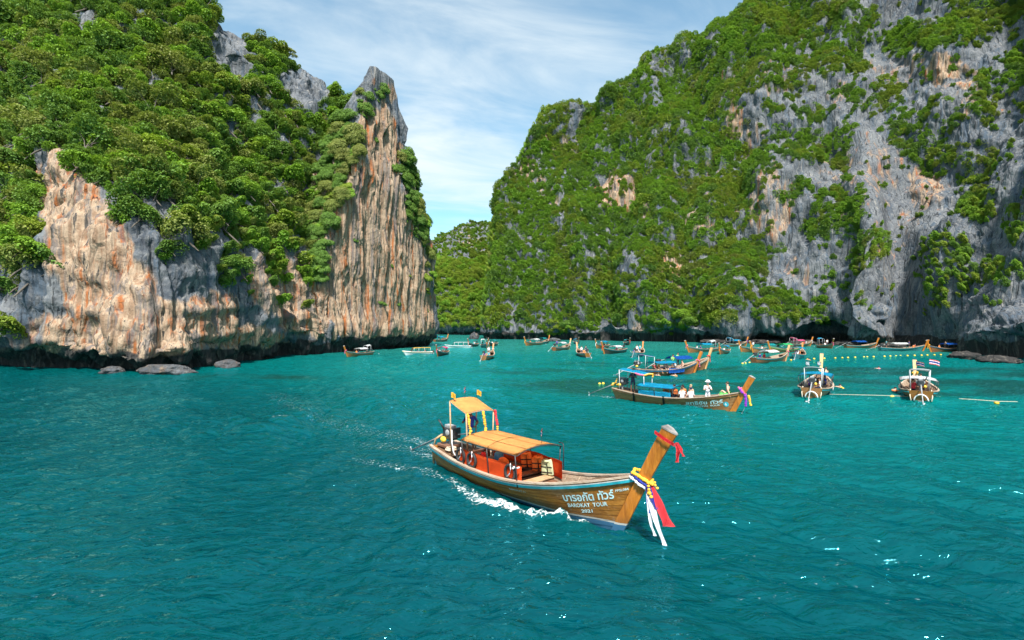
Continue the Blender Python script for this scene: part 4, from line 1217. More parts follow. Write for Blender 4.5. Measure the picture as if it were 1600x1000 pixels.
def person_mesh(kind, top='tee', bottom='shorts', fine=False):
    """one continuous body; material slots skin, top, bottom, hair, eyes"""
    key = (kind, top, bottom, fine)
    if key in PM: return PM[key]
    J, Ed, Rd = pose(kind)
    me = skin_mesh(J, Ed, Rd)
    bm = bmesh.new(); bm.from_mesh(me)
    seg = [(a, b, np.array(J[a]), np.array(J[b])) for a, b in Ed]
    hd = Vector(J['head']); nk = Vector(J['neck'])
    for f in bm.faces:
        f.smooth = True
        c = np.array(f.calc_center_median()); best = None
        for a, b, p, q in seg:
            d = q - p; u = float(np.clip(np.dot(c - p, d) / np.dot(d, d), 0, 1)); r = Rd[a][0] if isinstance(Rd[a], tuple) else Rd[a]
            dist = np.linalg.norm(c - p - u * d) - r * .8
            if best is None or dist < best[0]: best = (dist, a, b, u)
        _, a, b, u = best; m = 0
        if b in ('waist', 'chest') or (b[:2] == 'sh'): m = {'tee': 1, 'none': 0, 'bikini': 1 if b == 'chest' and u > .45 and u < .9 else 0}[top]
        if b == 'neck' and u < .45: m = 1 if top == 'tee' else 0
        if b[:2] == 'el' and top == 'tee' and u < .62: m = 1
        if a == 'pelvis' and b[:3] == 'hip' or (b == 'waist' and u < .35): m = 2
        if b[:4] == 'knee': m = 2 if (bottom == 'shorts' and u < .8) or bottom == 'long' or (bottom == 'brief' and u < .12) else 0
        if b[:5] == 'ankle' and bottom == 'long': m = 2
        if b in ('chin', 'head'):
            v = Vector(c) - hd
            if v.z > .045 or (v.x < -.02 and v.z > -.08): m = 3
        f.material_index = m
    # face: nose, eyes, brow line, mouth, ears
    nose = ball(bm, hd + Vector((.108, 0, -.035)), (.022, .015, .022), 1)
    base_n = len(bm.faces)
    def add(c, s, mi):
        n0 = set(bm.faces); ball(bm, hd + Vector(c), s, 1)
        for f in bm.faces:
            if f not in n0: f.material_index = mi; f.smooth = True
    for s in (-1, 1):
        add((.092, .038 * s, -.005), (.012, .014, .009), 4); add((.0, .105 * s, -.02), (.02, .014, .032), 0)
    add((.095, 0, -.085), (.012, .028, .007), 5)
    add((-.012, 0, .028), (.112, .108, .10), 3)
    # fingers
    for s in 'lr':
        w, hnd = Vector(J['wr' + s]), Vector(J['ha' + s]); d = (hnd - w).normalized(); sg = 1 if s == 'l' else -1
        lat = d.cross(Vector((0, 0, 1))); lat = lat.normalized() if lat.length > .1 else Vector((1, 0, 0)); nrm_ = d.cross(lat).normalized()
        for k in range(4):
            b0 = hnd + lat * (.018 * (k - 1.5)) + d * .015; ln = (.062, .074, .07, .054)[k]
            tube_mesh(bm, [b0, b0 + d * ln * .55 - nrm_ * .006, b0 + d * ln * .85 - nrm_ * .026], [.009, .008, .006], 5)
        b0 = hnd - d * .02 - lat * .03
        tube_mesh(bm, [b0, b0 - lat * .028 + d * .025, b0 - lat * .03 + d * .055], [.011, .009, .007], 5)
    out = bpy.data.meshes.new('person'); bm.to_mesh(out); bm.free()
    for m in (SKIN['tan'], MT['wcloth'], MT['navy'], HAIR['black'], MT['black'], MT['pink']): out.materials.append(m)
    PM[key] = out
    return out
def person(label, loc, rz, kind='sit', top='wcloth', bottom='navy', skin='tan', hair='black', cut='tee', legs='shorts', group=None, tilt=(0, 0), s=1.0):
    o = bpy.data.objects.new('person', person_mesh(kind, cut, legs)); COL.objects.link(o)
    o.location = loc; o.rotation_euler = (tilt[0], tilt[1], rz); o.scale = (s, s, s)
    mats = [SKIN[skin], MT[top], MT[bottom], HAIR[hair] if hair in HAIR else MT[hair]]
    for i, m in enumerate(mats): o.material_slots[i].link = 'OBJECT'; o.material_slots[i].material = m
    tag(o, label, 'person', group)
    return o
def vest_on(p, mat='vest', back=True):
    """life jacket worn over the torso"""
    me = p.data; J = None
    return p
# ================================================================ BOATS
FOAM_GLINT = []; BUMPS = []; HULLS = []
class Boat:
    def __init__(b, name, loc, rz, s=1.0, hull=None, pitch=0.0):
        b.root = empty(name, loc, rz); b.root.scale = (s, s, s); b.root.rotation_euler = (0, pitch, rz)
        b.loc, b.rz, b.s, b.h = Vector(loc), rz, s, hull or Hull()
        b.M = Matrix.Translation(loc) @ Euler((0, pitch, rz)).to_matrix().to_4x4() @ Matrix.Scale(s, 4)
        HULLS.append((loc[0], loc[1], rz, s))
    def w(b, p): return b.M @ Vector(p)
    def thing(b, name, label, cat, group=None):
        """a separate thing carried by the boat: its own root placed in the boat's frame"""
        o = empty(name); o.matrix_world = b.M.copy(); o.location = b.M.translation; o.rotation_euler = b.root.rotation_euler; o.scale = b.root.scale
        return tag(o, label, cat, group)

def fit_out(b, hull='hull_b', prow='prow', rail='rail', strip_m='cyan', canopy=None, roof=None, lod=0, engine=True, cx=(-1.9, 1.0), cz=(1.5, 1.5), cw=.98, rx=(-3.4, -2.1), rz_=(2.3, 2.1), rw=.62, floor_z=.12, frame='black', roof_frame='steel', fit_prow=True, side_panel=None):
    h, root = b.h, b.root
    nt = 40 if lod else 22
    mk('hull', hull_shell(h, nt, 9 if lod else 6), [hull, 'inner'], root)
    for sd in (-1, 1):
        r_ = mk('gunwale', rail_bm(h, sd, .13, .05, nt), rail, root)
        mk('rub_strip', strip(h, sd, -.17, -.085, .012, .035, nt), strip_m, r_)
    mk('floor', floor_bm(h, floor_z, .06, .84), 'deck', root)
    mk('foredeck', deck_bm(h, .84, .99), 'deck', root)
    mk('stern_deck', deck_bm(h, .02, .16, .08), 'deck', root)
    for x in (-1.6, -.7, .2, 1.1, 2.0):
        y = max(.2, h.at(x, .5, 1).y - .07)
        mk('bench', box((x, 0, .47), (.26, 2 * y, .045), None, .008), 'bench', root)
    if lod:
        for k in range(12):
            t = .14 + .068 * k
            for sd in (-1, 1):
                pts = [h.pt(t, v, sd, -.07) for v in (.45, .6, .8, .97)]
                mk('rib', tube(pts, .028, 4), 'inner', root)
    if fit_prow: stem_part(h, root, prow)
    if canopy: awning(root, cx[0], cx[1], cw, cz[0], cz[1], .17 if lod else .34, canopy, .55, frame, 3 if lod else 2)
    if roof: awning(root, rx[0], rx[1], rw, rz_[0], rz_[1], .07 if lod else .2, roof, .7, roof_frame, 2, .025, .01, 'stern_roof')
    if side_panel:
        for sd in (-1, 1):
            def f(u, v, sd=sd):
                x = cx[0] - .2 + (cx[1] - cx[0] + .35) * u; p = h.at(x, .6, sd)
                return Vector((x, sd * (abs(p.y) - .10), .60 + (.50 + .05 * math.sin(u * 20)) * v))
            mk('side_curtain', sheet(f, 12, 4, .015), side_panel, root)
    if engine: engine_part(root, lod=lod)

# ---------------------------------------------------------------- the near boat
bow = on_water(975, 830); stn = on_water(697, 725)
hd_ = math.atan2(bow[1] - stn[1], bow[0] - stn[0])
cen = bow - 4.5 * np.array([math.cos(hd_), math.sin(hd_), 0])
A = Boat('longtail_boat', tuple(cen), hd_, 1.0, Hull(mid=.64, bow=1.66, stern=.80, beam=1.02, prow=3.02, keel=-.4, lean=.525))
tag(A.root, 'near varnished wooden longtail boat with apricot canopies, lettered hull and tall prow', 'boat')
fit_out(A, 'hull', 'prow_near', 'rail', 'cyan', 'c_orange', None, 1, True, (-1.95, 1.12), (1.58, 1.60), 1.02, floor_z=.14)
awning(A.root, -3.25, -2.12, .64, 2.80, 2.44, .07, 'c_orange', .8, 'pole', 2, .03, .01, 'stern_roof')
for v_ in (.22, .5, .78):
    def sm(u, v, v_=v_):
        s = 2 * (v_ + .012 * (v - .5)) - 1; uu = .02 + .96 * u
        return Vector((-1.95 + 3.07 * uu, s * 1.02, 1.58 + .02 * uu + .17 * (1 - abs(s) ** 2.4) - .02 * math.sin(math.pi * uu) * (.4 + .6 * abs(s)) + .016))
    mk('canopy_seam', sheet(sm, 15, 2, .006), 'seam', A.root)
mk('canopy_seam', sheet(lambda u, v: Vector((-.42 + .03 * v, (2 * u - 1) * 1.0, 1.59 + .17 * (1 - abs(2 * u - 1) ** 2.4) - .02 * (.4 + .6 * abs(2 * u - 1)) + .018)), 15, 2, .006), 'seam', A.root)
for sd in (-1, 1):
    mk('white_strip', strip(A.h, sd, -.08, -.045, .012, .03, 40), 'white', A.root)
    nb_ = 7
    for k in range(nb_):
        v0, v1 = .16 + .64 * k / nb_, .16 + .64 * (k + 1) / nb_
        mk('plank', strip(A.h, sd, v0 + .004, v1 - .004, .003, .010 + .003 * (k % 2), 40, 0, .998), 'hull', A.root)
    def pan(u, v, sd=sd):
        x = -2.35 + (3.4 if sd < 0 else 3.85) * u; p = A.h.at(x, .6, sd)
        return Vector((x, sd * (abs(p.y) - .13), .62 + (.56 if sd < 0 else .58) * v + .015 * math.sin(u * 22)))
    mk('side_panel', sheet(pan, 16, 5, .02), 'vinyl', A.root)
mk('name_board', box((-2.45, .05, .78), (.05, 1.3, .34), None, .01), 'bench', A.root)
for (x, w_, z_) in ((-.55, .34, .60), (.15, .34, .58), (.85, .36, .56)):
    y = A.h.at(x, .6, 1).y - .12
    mk('seat_plank', box((x, 0, z_), (w_, 2 * y, .05), None, .01), 'bench' if x < .8 else 'pole', A.root)
mk('front_hoop', tube([(1.24, .98, .6), (1.24, .98, 1.66), (1.16, 1.02, 1.70), (1.0, 1.0, 1.70)], .02, 6), 'black', A.root)
for sd in (-1, 1):
    mk('stern_post', tube([(-4.78, sd * .38, -.1), (-4.86, sd * .40, .55), (-4.70, sd * .36, 1.05), (-4.45, sd * .2, 1.25)], .045, 7), 'pole', A.root)
mk('engine_bed', box((-4.25, 0, .84), (.75, .7, .12), None, .02), 'bench', A.root)
flag_part(A.root, (-3.2, -.6, 2.78), .34, (.22, .2), 'yellow', (.8, .3, 0))
flag_part(A.root, (-3.2, .62, 2.78), .34, (.22, .2), 'yellow', (.8, .3, 0))
flag_part(A.root, (-3.2, .05, 2.86), .42, (.2, .18), 'thai', (.6, -.5, 0))
flag_part(A.root, (.95, .25, 1.76), .5, (.2, .18), 'thai', (.6, -.6, 0))
hull_text(A.root, A.h, 'บารอกัต ทัวร์', 2.66, 4.30, .470, .34, bold=.022, out=.026)
hull_text(A.root, A.h, 'BAROKAT  TOUR', 2.74, 4.06, .665, .17, bold=.02, out=.026)
hull_text(A.root, A.h, '2021', 3.16, 3.54, .84, .14, bold=.02, out=.026)
hull_text(A.root, A.h, 'PPSL084', 4.36, 4.74, .30, .10, bold=.01, out=.028)
hull_text(A.root, A.h, 'BAROKAT 21', .55, 1.25, .30, .075, bold=.0, out=.026)
# lettering on the board behind the seats
me_ = text_mesh('VITAMIN 2023'); 
for v in me_.vertices: v.co = Vector((-2.42, .05 + .55 - 1.1 * v.co.x / 7.2, .73 + .16 * v.co.y))
me_.materials.append(MT['letter']); link(bpy.data.objects.new('lettering', me_), A.root)

def tied(b, name, label, cat, parts, group=None):
    o = b.thing(name, label, cat, group)
    for (pn, bm_, mt) in parts: mk(pn, bm_, mt, o)
    return o
stx = A.h.xf(1.62)
ring = [(stx - .48, 0.0, 1.80), (stx - .42, -.16, 1.74), (stx - .1, -.11, 1.62), (stx + .06, 0, 1.52), (stx - .1, .11, 1.62), (stx - .42, .16, 1.74), (stx - .48, 0, 1.80)]
tied(A, 'flower_garland', 'yellow flower garland wound round the near boat prow', 'garland',
     [('flower_string', garland_bm(ring, .062, .05), 'yellow'), ('flower_tail', garland_bm([(stx - .02, -.07, 1.55), (stx + .05, -.10, 1.3), (stx + .09, -.08, 1.12)], .06), 'yellow'),
      ('flower_tail', garland_bm([(stx + .0, .1, 1.6), (stx + .16, .08, 1.42), (stx + .17, .06, 1.3)], .05), 'yellow')])
tied(A, 'prow_scarf', 'white and blue cloth scarves hanging from the near boat prow to the water', 'scarf',
     [('scarf_tail', ribbon('r', [(stx - .05, -.07, 1.45), (stx + .12, -.11, 1.0), (stx + .30, -.09, .5), (stx + .46, -.05, .04)], (.16, .13), 'wcloth', (.5, .8, 0)), 'wcloth'),
      ('scarf_tail', ribbon('r', [(stx - .05, -.1, 1.48), (stx + .05, -.15, 1.0), (stx + .14, -.15, .5), (stx + .22, -.13, .24)], (.07, .10), 'wcloth', (.5, .8, 0)), 'wcloth'),
      ('scarf_tail', ribbon('r', [(stx - .02, -.08, 1.5), (stx + .10, -.08, 1.2), (stx + .22, -.06, .92)], (.14, .10), 'bcloth', (.5, .8, 0)), 'bcloth'),
      ('scarf_tail', ribbon('r', [(stx - .06, -.12, 1.5), (stx + .02, -.155, 1.1), (stx + .07, -.16, .8)], (.04, .05), 'bcloth', (.5, .8, 0)), 'bcloth'),
      ('scarf_wrap', garland_bm([(stx - .46, -.165, 1.70), (stx - .25, -.145, 1.58), (stx + .0, -.08, 1.46)], .05, .05), 'bcloth'),
      ('scarf_wrap', garland_bm([(stx - .50, -.165, 1.62), (stx - .27, -.15, 1.49), (stx - .05, -.09, 1.38)], .05, .05), 'wcloth')])
tied(A, 'red_ribbon', 'long red cloth streamer hanging ahead of the near boat prow', 'ribbon',
     [('streamer', ribbon('r', [(stx + .02, .0, 1.5), (stx + .20, .03, 1.15), (stx + .38, .05, .8), (stx + .50, .06, .52)], (.10, .34), 'red', (.6, .75, 0), .03), 'red')])
tz = A.h.prow; tx = A.h.xf(tz)
tied(A, 'prow_ribbon', 'red ribbon knotted round the top of the near boat prow', 'ribbon',
     [('sash_band', ribbon('r', [(tx - .45, -.225, tz - .06), (tx - .2, -.20, tz - .19), (tx + .03, -.07, tz - .34)], (.09, .09), 'red', (.2, 0, 1), .0), 'red'),
      ('sash_tail', ribbon('r', [(tx + .04, .0, tz - .3), (tx + .10, .02, tz - .5), (tx + .0, .06, tz - .8)], (.12, .10), 'red', (.6, .7, 0), .02), 'red'),
      ('sash_tail', ribbon('r', [(tx + .05, .0, tz - .28), (tx + .14, .05, tz - .45), (tx + .18, .08, tz - .62)], (.09, .08), 'red', (.6, .7, 0), .02), 'red')])
for k, (x, w_, m1, m2, wh) in enumerate(((-2.1, -.6, 'yellow', 'yellow', 'leftmost'), (-2.12, .12, 'yellow', 'yellow', 'middle'), (-2.08, .66, 'red', 'yellow', 'right hand'))):
    tied(A, 'hanging_garland', ('red and yellow' if m1 == 'red' else 'yellow') + f' cloth garland, the {wh} one under the near boat stern roof', 'garland',
         [('garland_upper', garland_bm([(x, w_, 2.42), (x + .08, w_, 2.15), (x + .16, w_, 1.85)], .055), m1), ('garland_lower', garland_bm([(x + .16, w_, 1.83), (x + .18, w_ - .03, 1.6)], .055), m2)])
for k, (x, nm) in enumerate(((-2.18, 'beside the stern post'), (-1.42, 'amidships'), (.62, 'by the front canopy post'))):
    y = -(abs(A.h.at(x, .6, -1).y) - .07)
    tied(A, 'tyre_fender', f'black ring fender {nm} on the orange panel of the near boat', 'fender',
         [('ring', torus_bm((x, y, .93), .24, .05, 'y'), 'rubber'), ('lashing', tube([(x + .03, y - .01, 1.24), (x + .09, y - .05, 1.08), (x + .05, y - .06, .92), (x - .08, y - .06, .80)], .02, 5), 'wcloth')])
def life_jacket(b, p, rz, label, m1, m2, group=None, tilt=0.0):
    o = empty('life_jacket'); o.matrix_world = b.M @ Matrix.Translation(p) @ Euler((tilt, 0, rz)).to_matrix().to_4x4()
    tag(o, label, 'life jacket', group)
    for sd in (-1, 1):
        mk('front_panel', box((.0, sd * .13, .0), (.10, .22, .50), Euler((sd * .06, 0, 0)), .04), m1, o)
    mk('back_panel', box((-.12, 0, .02), (.09, .42, .5), None, .03), m2, o)
    mk('collar', torus_bm((-.05, 0, .24), .13, .05, 'z', 12, 6), m1, o)
    for z in (-.14, .04): mk('strap', box((.055, 0, z), (.012, .46, .035)), 'black', o)
    return o
life_jacket(A, (-.35, .74, .86), R(-75), 'orange and black life jacket hung by the rear seat of the near boat', 'vest', 'black', tilt=.15)
life_jacket(A, (.30, .70, .86), R(-70), 'orange and black life jacket leaning on the far orange panel of the near boat', 'vest', 'black', tilt=.1)
life_jacket(A, (.78, .66, .84), R(-80), 'pale green and black life jacket nearest the bow of the near boat', 'olive', 'black', tilt=.1)
tied(A, 'orange_float', 'orange foam float lying under the near boat canopy', 'float', [('float_body', ball(bmesh.new(), (-1.05, .25, .72), (.30, .12, .2), 2), 'vest')])
tied(A, 'kit_bag', 'tan canvas bag on the floor of the near boat', 'bag', [('bag_body', box((-.95, -.30, .62), (.42, .3, .24), None, .07), 'tan'), ('bag_strap', torus_bm((-.95, -.30, .74), .1, .015, 'x', 12, 5), 'black')])
tied(A, 'fire_extinguisher', 'red fire extinguisher standing behind the near boat seats', 'extinguisher', [('cylinder', tube([(-1.75, -.15, .55), (-1.75, -.15, .62), (-1.75, -.15, .98), (-1.75, -.15, 1.04)], [.09, .1, .1, .05], 10), 'red'), ('valve', box((-1.75, -.15, 1.07), (.06, .05, .06)), 'black')])
tied(A, 'water_drum', 'blue plastic drum beside the orange float in the near boat', 'drum', [('drum_body', tube([(-1.45, .35, .5), (-1.45, .35, .55), (-1.45, .35, .95), (-1.45, .35, 1.0)], [.15, .18, .18, .14], 12), 'blue')])
tied(A, 'mooring_rope', 'white rope tied to the front canopy post of the near boat', 'rope', [('rope_knot', garland_bm([(1.1, -.9, 1.20), (1.0, -.93, 1.16), (.9, -.92, 1.18), (.82, -.93, 1.10)], .035, .03), 'wcloth')])
tied(A, 'rope_coil', 'coil of rope lying at the stern of the near boat', 'rope', [('coil', torus_bm((-3.75, -.25, .78), .2, .035, 'z'), 'rope'), ('coil', torus_bm((-3.73, -.24, .84), .17, .035, 'z'), 'rope'), ('rope_tail', tube([(-3.1, -.64, 1.7), (-3.05, -.66, 1.2), (-3.0, -.62, .85), (-2.9, -.6, .75)], .025, 5), 'wcloth')])
person('boatman in a blue shirt and teal shorts standing at the near boat engine', A.w((-3.25, .34, .66)), A.rz + R(-25), 'steer', 'bcloth', 'cyan', 'brown', 'black')

# ---------------------------------------------------------------- second boat, marked 6
bow = on_water(1148, 643); stn = on_water(968, 622)
hd_ = math.atan2(bow[1] - stn[1], bow[0] - stn[0]); cen = (bow + stn) / 2
B2 = Boat('longtail_boat', tuple(cen), hd_, 1.0, Hull(mid=.55, bow=1.28, stern=.80, beam=1.0, prow=2.35, keel=-.4, lean=.5))
tag(B2.root, 'brown longtail boat with bright blue canopies full of passengers, marked with a 6', 'boat')
fit_out(B2, 'hull_b', 'prow', 'rail', 'hull_b', 'c_blue', 'c_blue', 1, True, (-2.4, .55), (1.22, 1.22), .95, (-4.1, -1.9), (2.3, 2.05), .62, .12, 'black', 'steel')
def curt(u, v): 
    x = -2.3 + 2.6 * u; p = B2.h.at(x, .5, -1); return Vector((x, -(abs(p.y) - .10), .56 + .38 * v + .02 * math.sin(u * 17)))
mk('side_curtain', sheet(curt, 14, 4, .015), 'c_blue', B2.root)
hull_text(B2.root, B2.h, 'สุทธิชัย ทัวร์', 1.35, 3.75, .42, .32, bold=.02)
hull_text(B2.root, B2.h, 'SUTTHICHAI  TOUR', 1.45, 3.55, .60, .16, bold=.015)
hull_text(B2.root, B2.h, 'Krabi Thailand', .1, 1.3, .50, .12, bold=.0)
for k in range(1):
    m = bmesh.new(); p = B2.h.at(3.92, .45, -1)
    n = 20
    c0 = [Vector((3.92 + .17 * math.cos(2*math.pi*i/n), p.y - .03, .45 + .17 * math.sin(2*math.pi*i/n))) for i in range(n)]
    for v in c0: v.y = B2.h.at(v.x, v.z, -1).y - .02
    m.faces.new([m.verts.new(v) for v in c0]); mk('number_disc', m, 'cyan', B2.root)
    me_ = text_mesh('6', bold=.03)
    for v in me_.vertices:
        x = 3.84 + .26 * v.co.x; z = .36 + .26 * v.co.y; v.co = Vector((x, B2.h.at(x, z, -1).y - .026, z))
    me_.materials.append(MT['white']); link(bpy.data.objects.new('number', me_), B2.root)
tied(B2, 'flower_garland', 'purple, pink and white garland tied round the prow of the boat marked 6', 'garland',
     [('garland_ring', garland_bm([(B2.h.xf(1.3) - .42, -.15, 1.62), (B2.h.xf(1.3) - .2, -.15, 1.45), (B2.h.xf(1.2), -.08, 1.2), (B2.h.xf(1.2), .1, 1.2), (B2.h.xf(1.3) - .42, .15, 1.62)], .08), 'pink'),
      ('garland_tail', garland_bm([(B2.h.xf(1.2) + .02, -.1, 1.2), (B2.h.xf(1.2) + .08, -.1, .75), (B2.h.xf(1.2) + .06, -.1, .4)], .1), 'purple'),
      ('garland_tail', garland_bm([(B2.h.xf(1.2) - .25, -.17, 1.5), (B2.h.xf(1.2) - .1, -.16, 1.25)], .09), 'purple'),
      ('garland_tail', garland_bm([(B2.h.xf(1.2) + .2, .05, 1.1), (B2.h.xf(1.2) + .3, .03, .7), (B2.h.xf(1.2) + .34, .03, .45)], .08), 'yellow'),
      ('garland_tail', ribbon('r', [(B2.h.xf(1.2) + .02, -.1, .4), (B2.h.xf(1.2) - .08, -.1, .15), (B2.h.xf(1.2) - .22, -.1, -.1)], (.1, .03), 'wcloth'), 'wcloth')])
for k, (x, nm) in enumerate(((-2.6, 'rear'), (-.15, 'forward'))):
    p = B2.h.at(x, .4, -1)
    tied(B2, 'hanging_fender', f'black strip fender hanging over the side of the boat marked 6, {nm} one', 'fender', [('fender_strip', sheet(lambda u, v, x=x: Vector((x + .16 * (v - .5) - .12 * u, B2.h.at(x, max(.05, .62 - .62 * u), -1).y - .07, .66 - .66 * u)), 6, 3, .04), 'rubber')])
tied(B2, 'engine_rag', 'yellow flower garland hung on the engine of the boat marked 6', 'garland', [('garland_string', garland_bm([(-4.5, -.2, 1.5), (-4.6, -.25, 1.25), (-4.9, -.1, 1.0), (-5.2, -.05, .95)], .08, .1), 'yellow')])
tied(B2, 'roof_garland', 'pink and orange flower garland along the stern roof of the boat marked 6', 'garland', [('garland_string', garland_bm([(-2.6, -.66, 2.1), (-2.3, -.64, 2.02), (-1.92, -.6, 2.0)], .08, .1), 'pink'), ('garland_end', garland_bm([(-1.9, -.6, 2.0), (-1.88, .0, 2.06), (-1.9, .6, 2.0), (-1.88, .58, 1.7)], .07, .1), 'yellow')])
def worn_vest(p, kind, mat='vest'):
    """life jacket worn on the body, a child of its wearer"""
    J, _, _ = pose(kind); w_, c_, n_ = (Vector(J[k]) for k in ('waist', 'chest', 'neck'))
    def f(u, v):
        a = 2 * math.pi * v; c = w_.lerp(n_, .0 + .86 * u); k = 1 + .06 * math.sin(math.pi * u) - .28 * max(0, u - .7) / .3
        return c + Vector((.185 * math.cos(a) * k, .235 * math.sin(a) * k, 0))
    o = mk('life_vest', sheet(f, 7, 17, .03), mat, p)
    for u in (.25, .6):
        mk('vest_strap', tube([f(u, j / 16) * 1.0 + (f(u, j / 16) - w_.lerp(n_, .86 * u)) * .05 for j in range(17)], .014, 4), 'black', o)
    return o
g2 = None
person('boatman in black holding his phone under the stern roof of the boat marked 6', B2.w((-3.2, -.05, .55)), B2.rz - R(60), 'phone', 'navy', 'navy', 'brown')
p = person('passenger in an orange life vest sitting in front of the blue canopy', B2.w((.42, -.45, .58)), B2.rz + R(180), 'sit', 'navy', 'navy', 'tan', 'black'); worn_vest(p, 'sit')
p = person('passenger in an orange vest half hidden behind the white shirts', B2.w((.75, .15, .52)), B2.rz + R(150), 'sit', 'vest', 'navy', 'tan', 'black'); worn_vest(p, 'sit')
person('passenger with dark hair in a white shirt sitting beside the orange vest', B2.w((1.0, -.5, .46)), B2.rz + R(120), 'sit', 'wcloth', 'wcloth', 'tan', 'brown')
person('bald bare-chested passenger sitting on the far side of the boat marked 6', B2.w((1.25, .35, .56)), B2.rz - R(110), 'sit', 'wcloth', 'navy', 'light', 'blond', 'none')
person('passenger in a white shirt and dark cap sitting behind the rail', B2.w((1.62, -.45, .46)), B2.rz + R(110), 'sit', 'wcloth', 'wcloth', 'light', 'navy')
p = person('passenger in a white shirt and sun hat standing with a phone', B2.w((2.62, -.05, .13)), B2.rz - R(50), 'phone', 'wcloth', 'wcloth', 'light', 'wcloth')
mk('sun_hat', tube([(.05, 0, 1.70), (.05, 0, 1.71), (.05, 0, 1.73), (.05, 0, 1.82), (.05, 0, 1.84)], [.20, .20, .13, .11, .03], 14), 'wcloth', p)
mk('phone', box((.34, 0, 1.30), (.012, .09, .16), None, .004), 'black', p)
p = person('woman in a bikini with a bright green towel sitting on the foredeck', B2.w((3.95, .05, .98)), B2.rz + R(185), 'sit_arm', 'black', 'black', 'light', 'brown', 'bikini', 'brief')
mk('towel', sheet(lambda u, v: Vector((-.16 + .62 * u, .30 * math.cos(math.pi * v), .02 + .27 * math.sin(math.pi * v) + .05 * math.sin(u * 8) - .04 * u)), 8, 9, .02), 'green', p)
life_jacket(B2, (-.9, .75, .78), R(-90), 'orange life jacket hung under the blue canopy, rear one', 'vest', 'black')
life_jacket(B2, (-.35, .75, .78), R(-90), 'orange life jacket hung under the blue canopy, front one', 'vest', 'vest')

# ---------------------------------------------------------------- the boats farther in
def far_boat(label, px, py, w, toward, s=1.0, hull='hull_b', prow='prow', canopy='c_blue', roof=None, strip_m='cyan', rib='pink', people=(), hull_kw=None, cat='boat', lod=0, canopy_z=1.5, engine=True, who='', cw=.98):
    c = on_water(px, py); Y_ = c[1]
    best = None                                     # heading whose stern-to-bow span measures w across
    for k in range(360):
        a_ = R(k); dx_, dy_ = math.cos(a_) * 5.0 * s, math.sin(a_) * 5.0 * s
        if (dx_ * c[0] + dy_ * c[1]) * toward > 0: continue
        e_ = abs(F * ((c[0] + dx_) / (c[1] + dy_) - (c[0] - dx_) / (c[1] - dy_)) - w)
        if best is None or e_ < best[0]: best = (e_, a_)
    rz = best[1]
    kw = dict(mid=.58, bow=1.28, stern=.80, beam=1.0, prow=2.45, keel=-.4, lean=.46); kw.update(hull_kw or {})
    b = Boat('longtail_boat', tuple(c), rz, s, Hull(**kw))
    tag(b.root, label, cat, 'longtail boats in the lagoon')
    fit_out(b, hull, prow, 'rail', strip_m, canopy, roof, lod, engine, (-2.0, .9), (canopy_z, canopy_z), cw, side_panel=None)
    if rib:
        xb = b.h.xf(kw['bow']); o = b.thing('prow_garland', f'{rib if rib not in ("wcloth",) else "white"} garland on the prow of the {who}', 'garland', 'prow garlands of the lagoon boats')
        z = kw['bow']
        mk('garland_ring', garland_bm([(xb - .42, -.16, z + .3), (xb - .1, -.14, z + .12), (xb + .03, 0, z + .02), (xb - .1, .14, z + .12), (xb - .42, .16, z + .3)], .085, .12), rib, o)
        mk('garland_tail', garland_bm([(xb + .02, 0, z), (xb + .1, .02, z - .4), (xb + .1, .02, z - .75)], .085, .12), rib, o)
    for (x, y, z, face, kind, top, skin_, wd) in people:
        person(f'{wd} aboard the {who}', b.w((x, y, z)), rz + R(face), kind, top, 'navy', skin_, random.choice(('black', 'black', 'brown')), 'none' if top == 'skin' else 'tee', s=s) if top != 'skin' else \
        person(f'{wd} aboard the {who}', b.w((x, y, z)), rz + R(face), kind, 'wcloth', 'navy', skin_, 'brown', 'none', s=s)
    return b
# third and fourth boats just behind
far_boat('red-brown longtail boat with royal blue side curtain beyond the boat marked 6', 1040, 584.5, 106, -.9, 1.0, 'hull_c', 'prow', 'c_blue', 'c_royal', 'blue', 'pink', who='boat with the blue side curtain', lod=1, canopy_z=1.35,
   people=[(-1.9, -.4, .55, -60, 'sit', 'red', 'tan', 'passenger in red'), (-1.4, -.5, .55, -60, 'sit', 'vest', 'tan', 'passenger in orange'), (-.4, -.4, .55, -90, 'sit', 'skin', 'light', 'bare-chested passenger'), (.3, .3, .55, -90, 'sit', 'navy', 'tan', 'passenger in navy'),
           (1.1, -.3, .55, 170, 'sit', 'wcloth', 'light', 'passenger in white'), (1.5, .5, .5, -90, 'phone', 'green', 'tan', 'passenger in green'), (2.6, .1, .6, 180, 'sit', 'skin', 'light', 'bare-chested passenger on the foredeck')], hull_kw=dict(prow=2.5))
CURT = bpy.context.scene.objects.get('longtail_boat.002')
for sd in (-1, 1):
    hh = Hull(mid=.58, bow=1.28, stern=.80, beam=1.0, prow=2.5, keel=-.4, lean=.46)
    mk('side_curtain', sheet(lambda u, v: Vector((-.4 + 2.6 * u, sd * (abs(hh.at(-.4 + 2.6 * u, .5, sd).y) + .07), .20 + .55 * v + .16 * max(0, u - .5) ** 2)), 10, 4, .02), 'c_royal', CURT)
far_boat('brown longtail boat with slender prow half hidden behind the red-brown boat', 1066, 578.5, 86, -.5, 1.0, 'hull_b', 'prow_pale', 'c_royal', None, 'white', 'red', who='half hidden brown boat', hull_kw=dict(prow=2.7, bow=1.45),
   people=[(-.6, .2, .5, -90, 'phone', 'green', 'tan', 'person in a green shirt')])
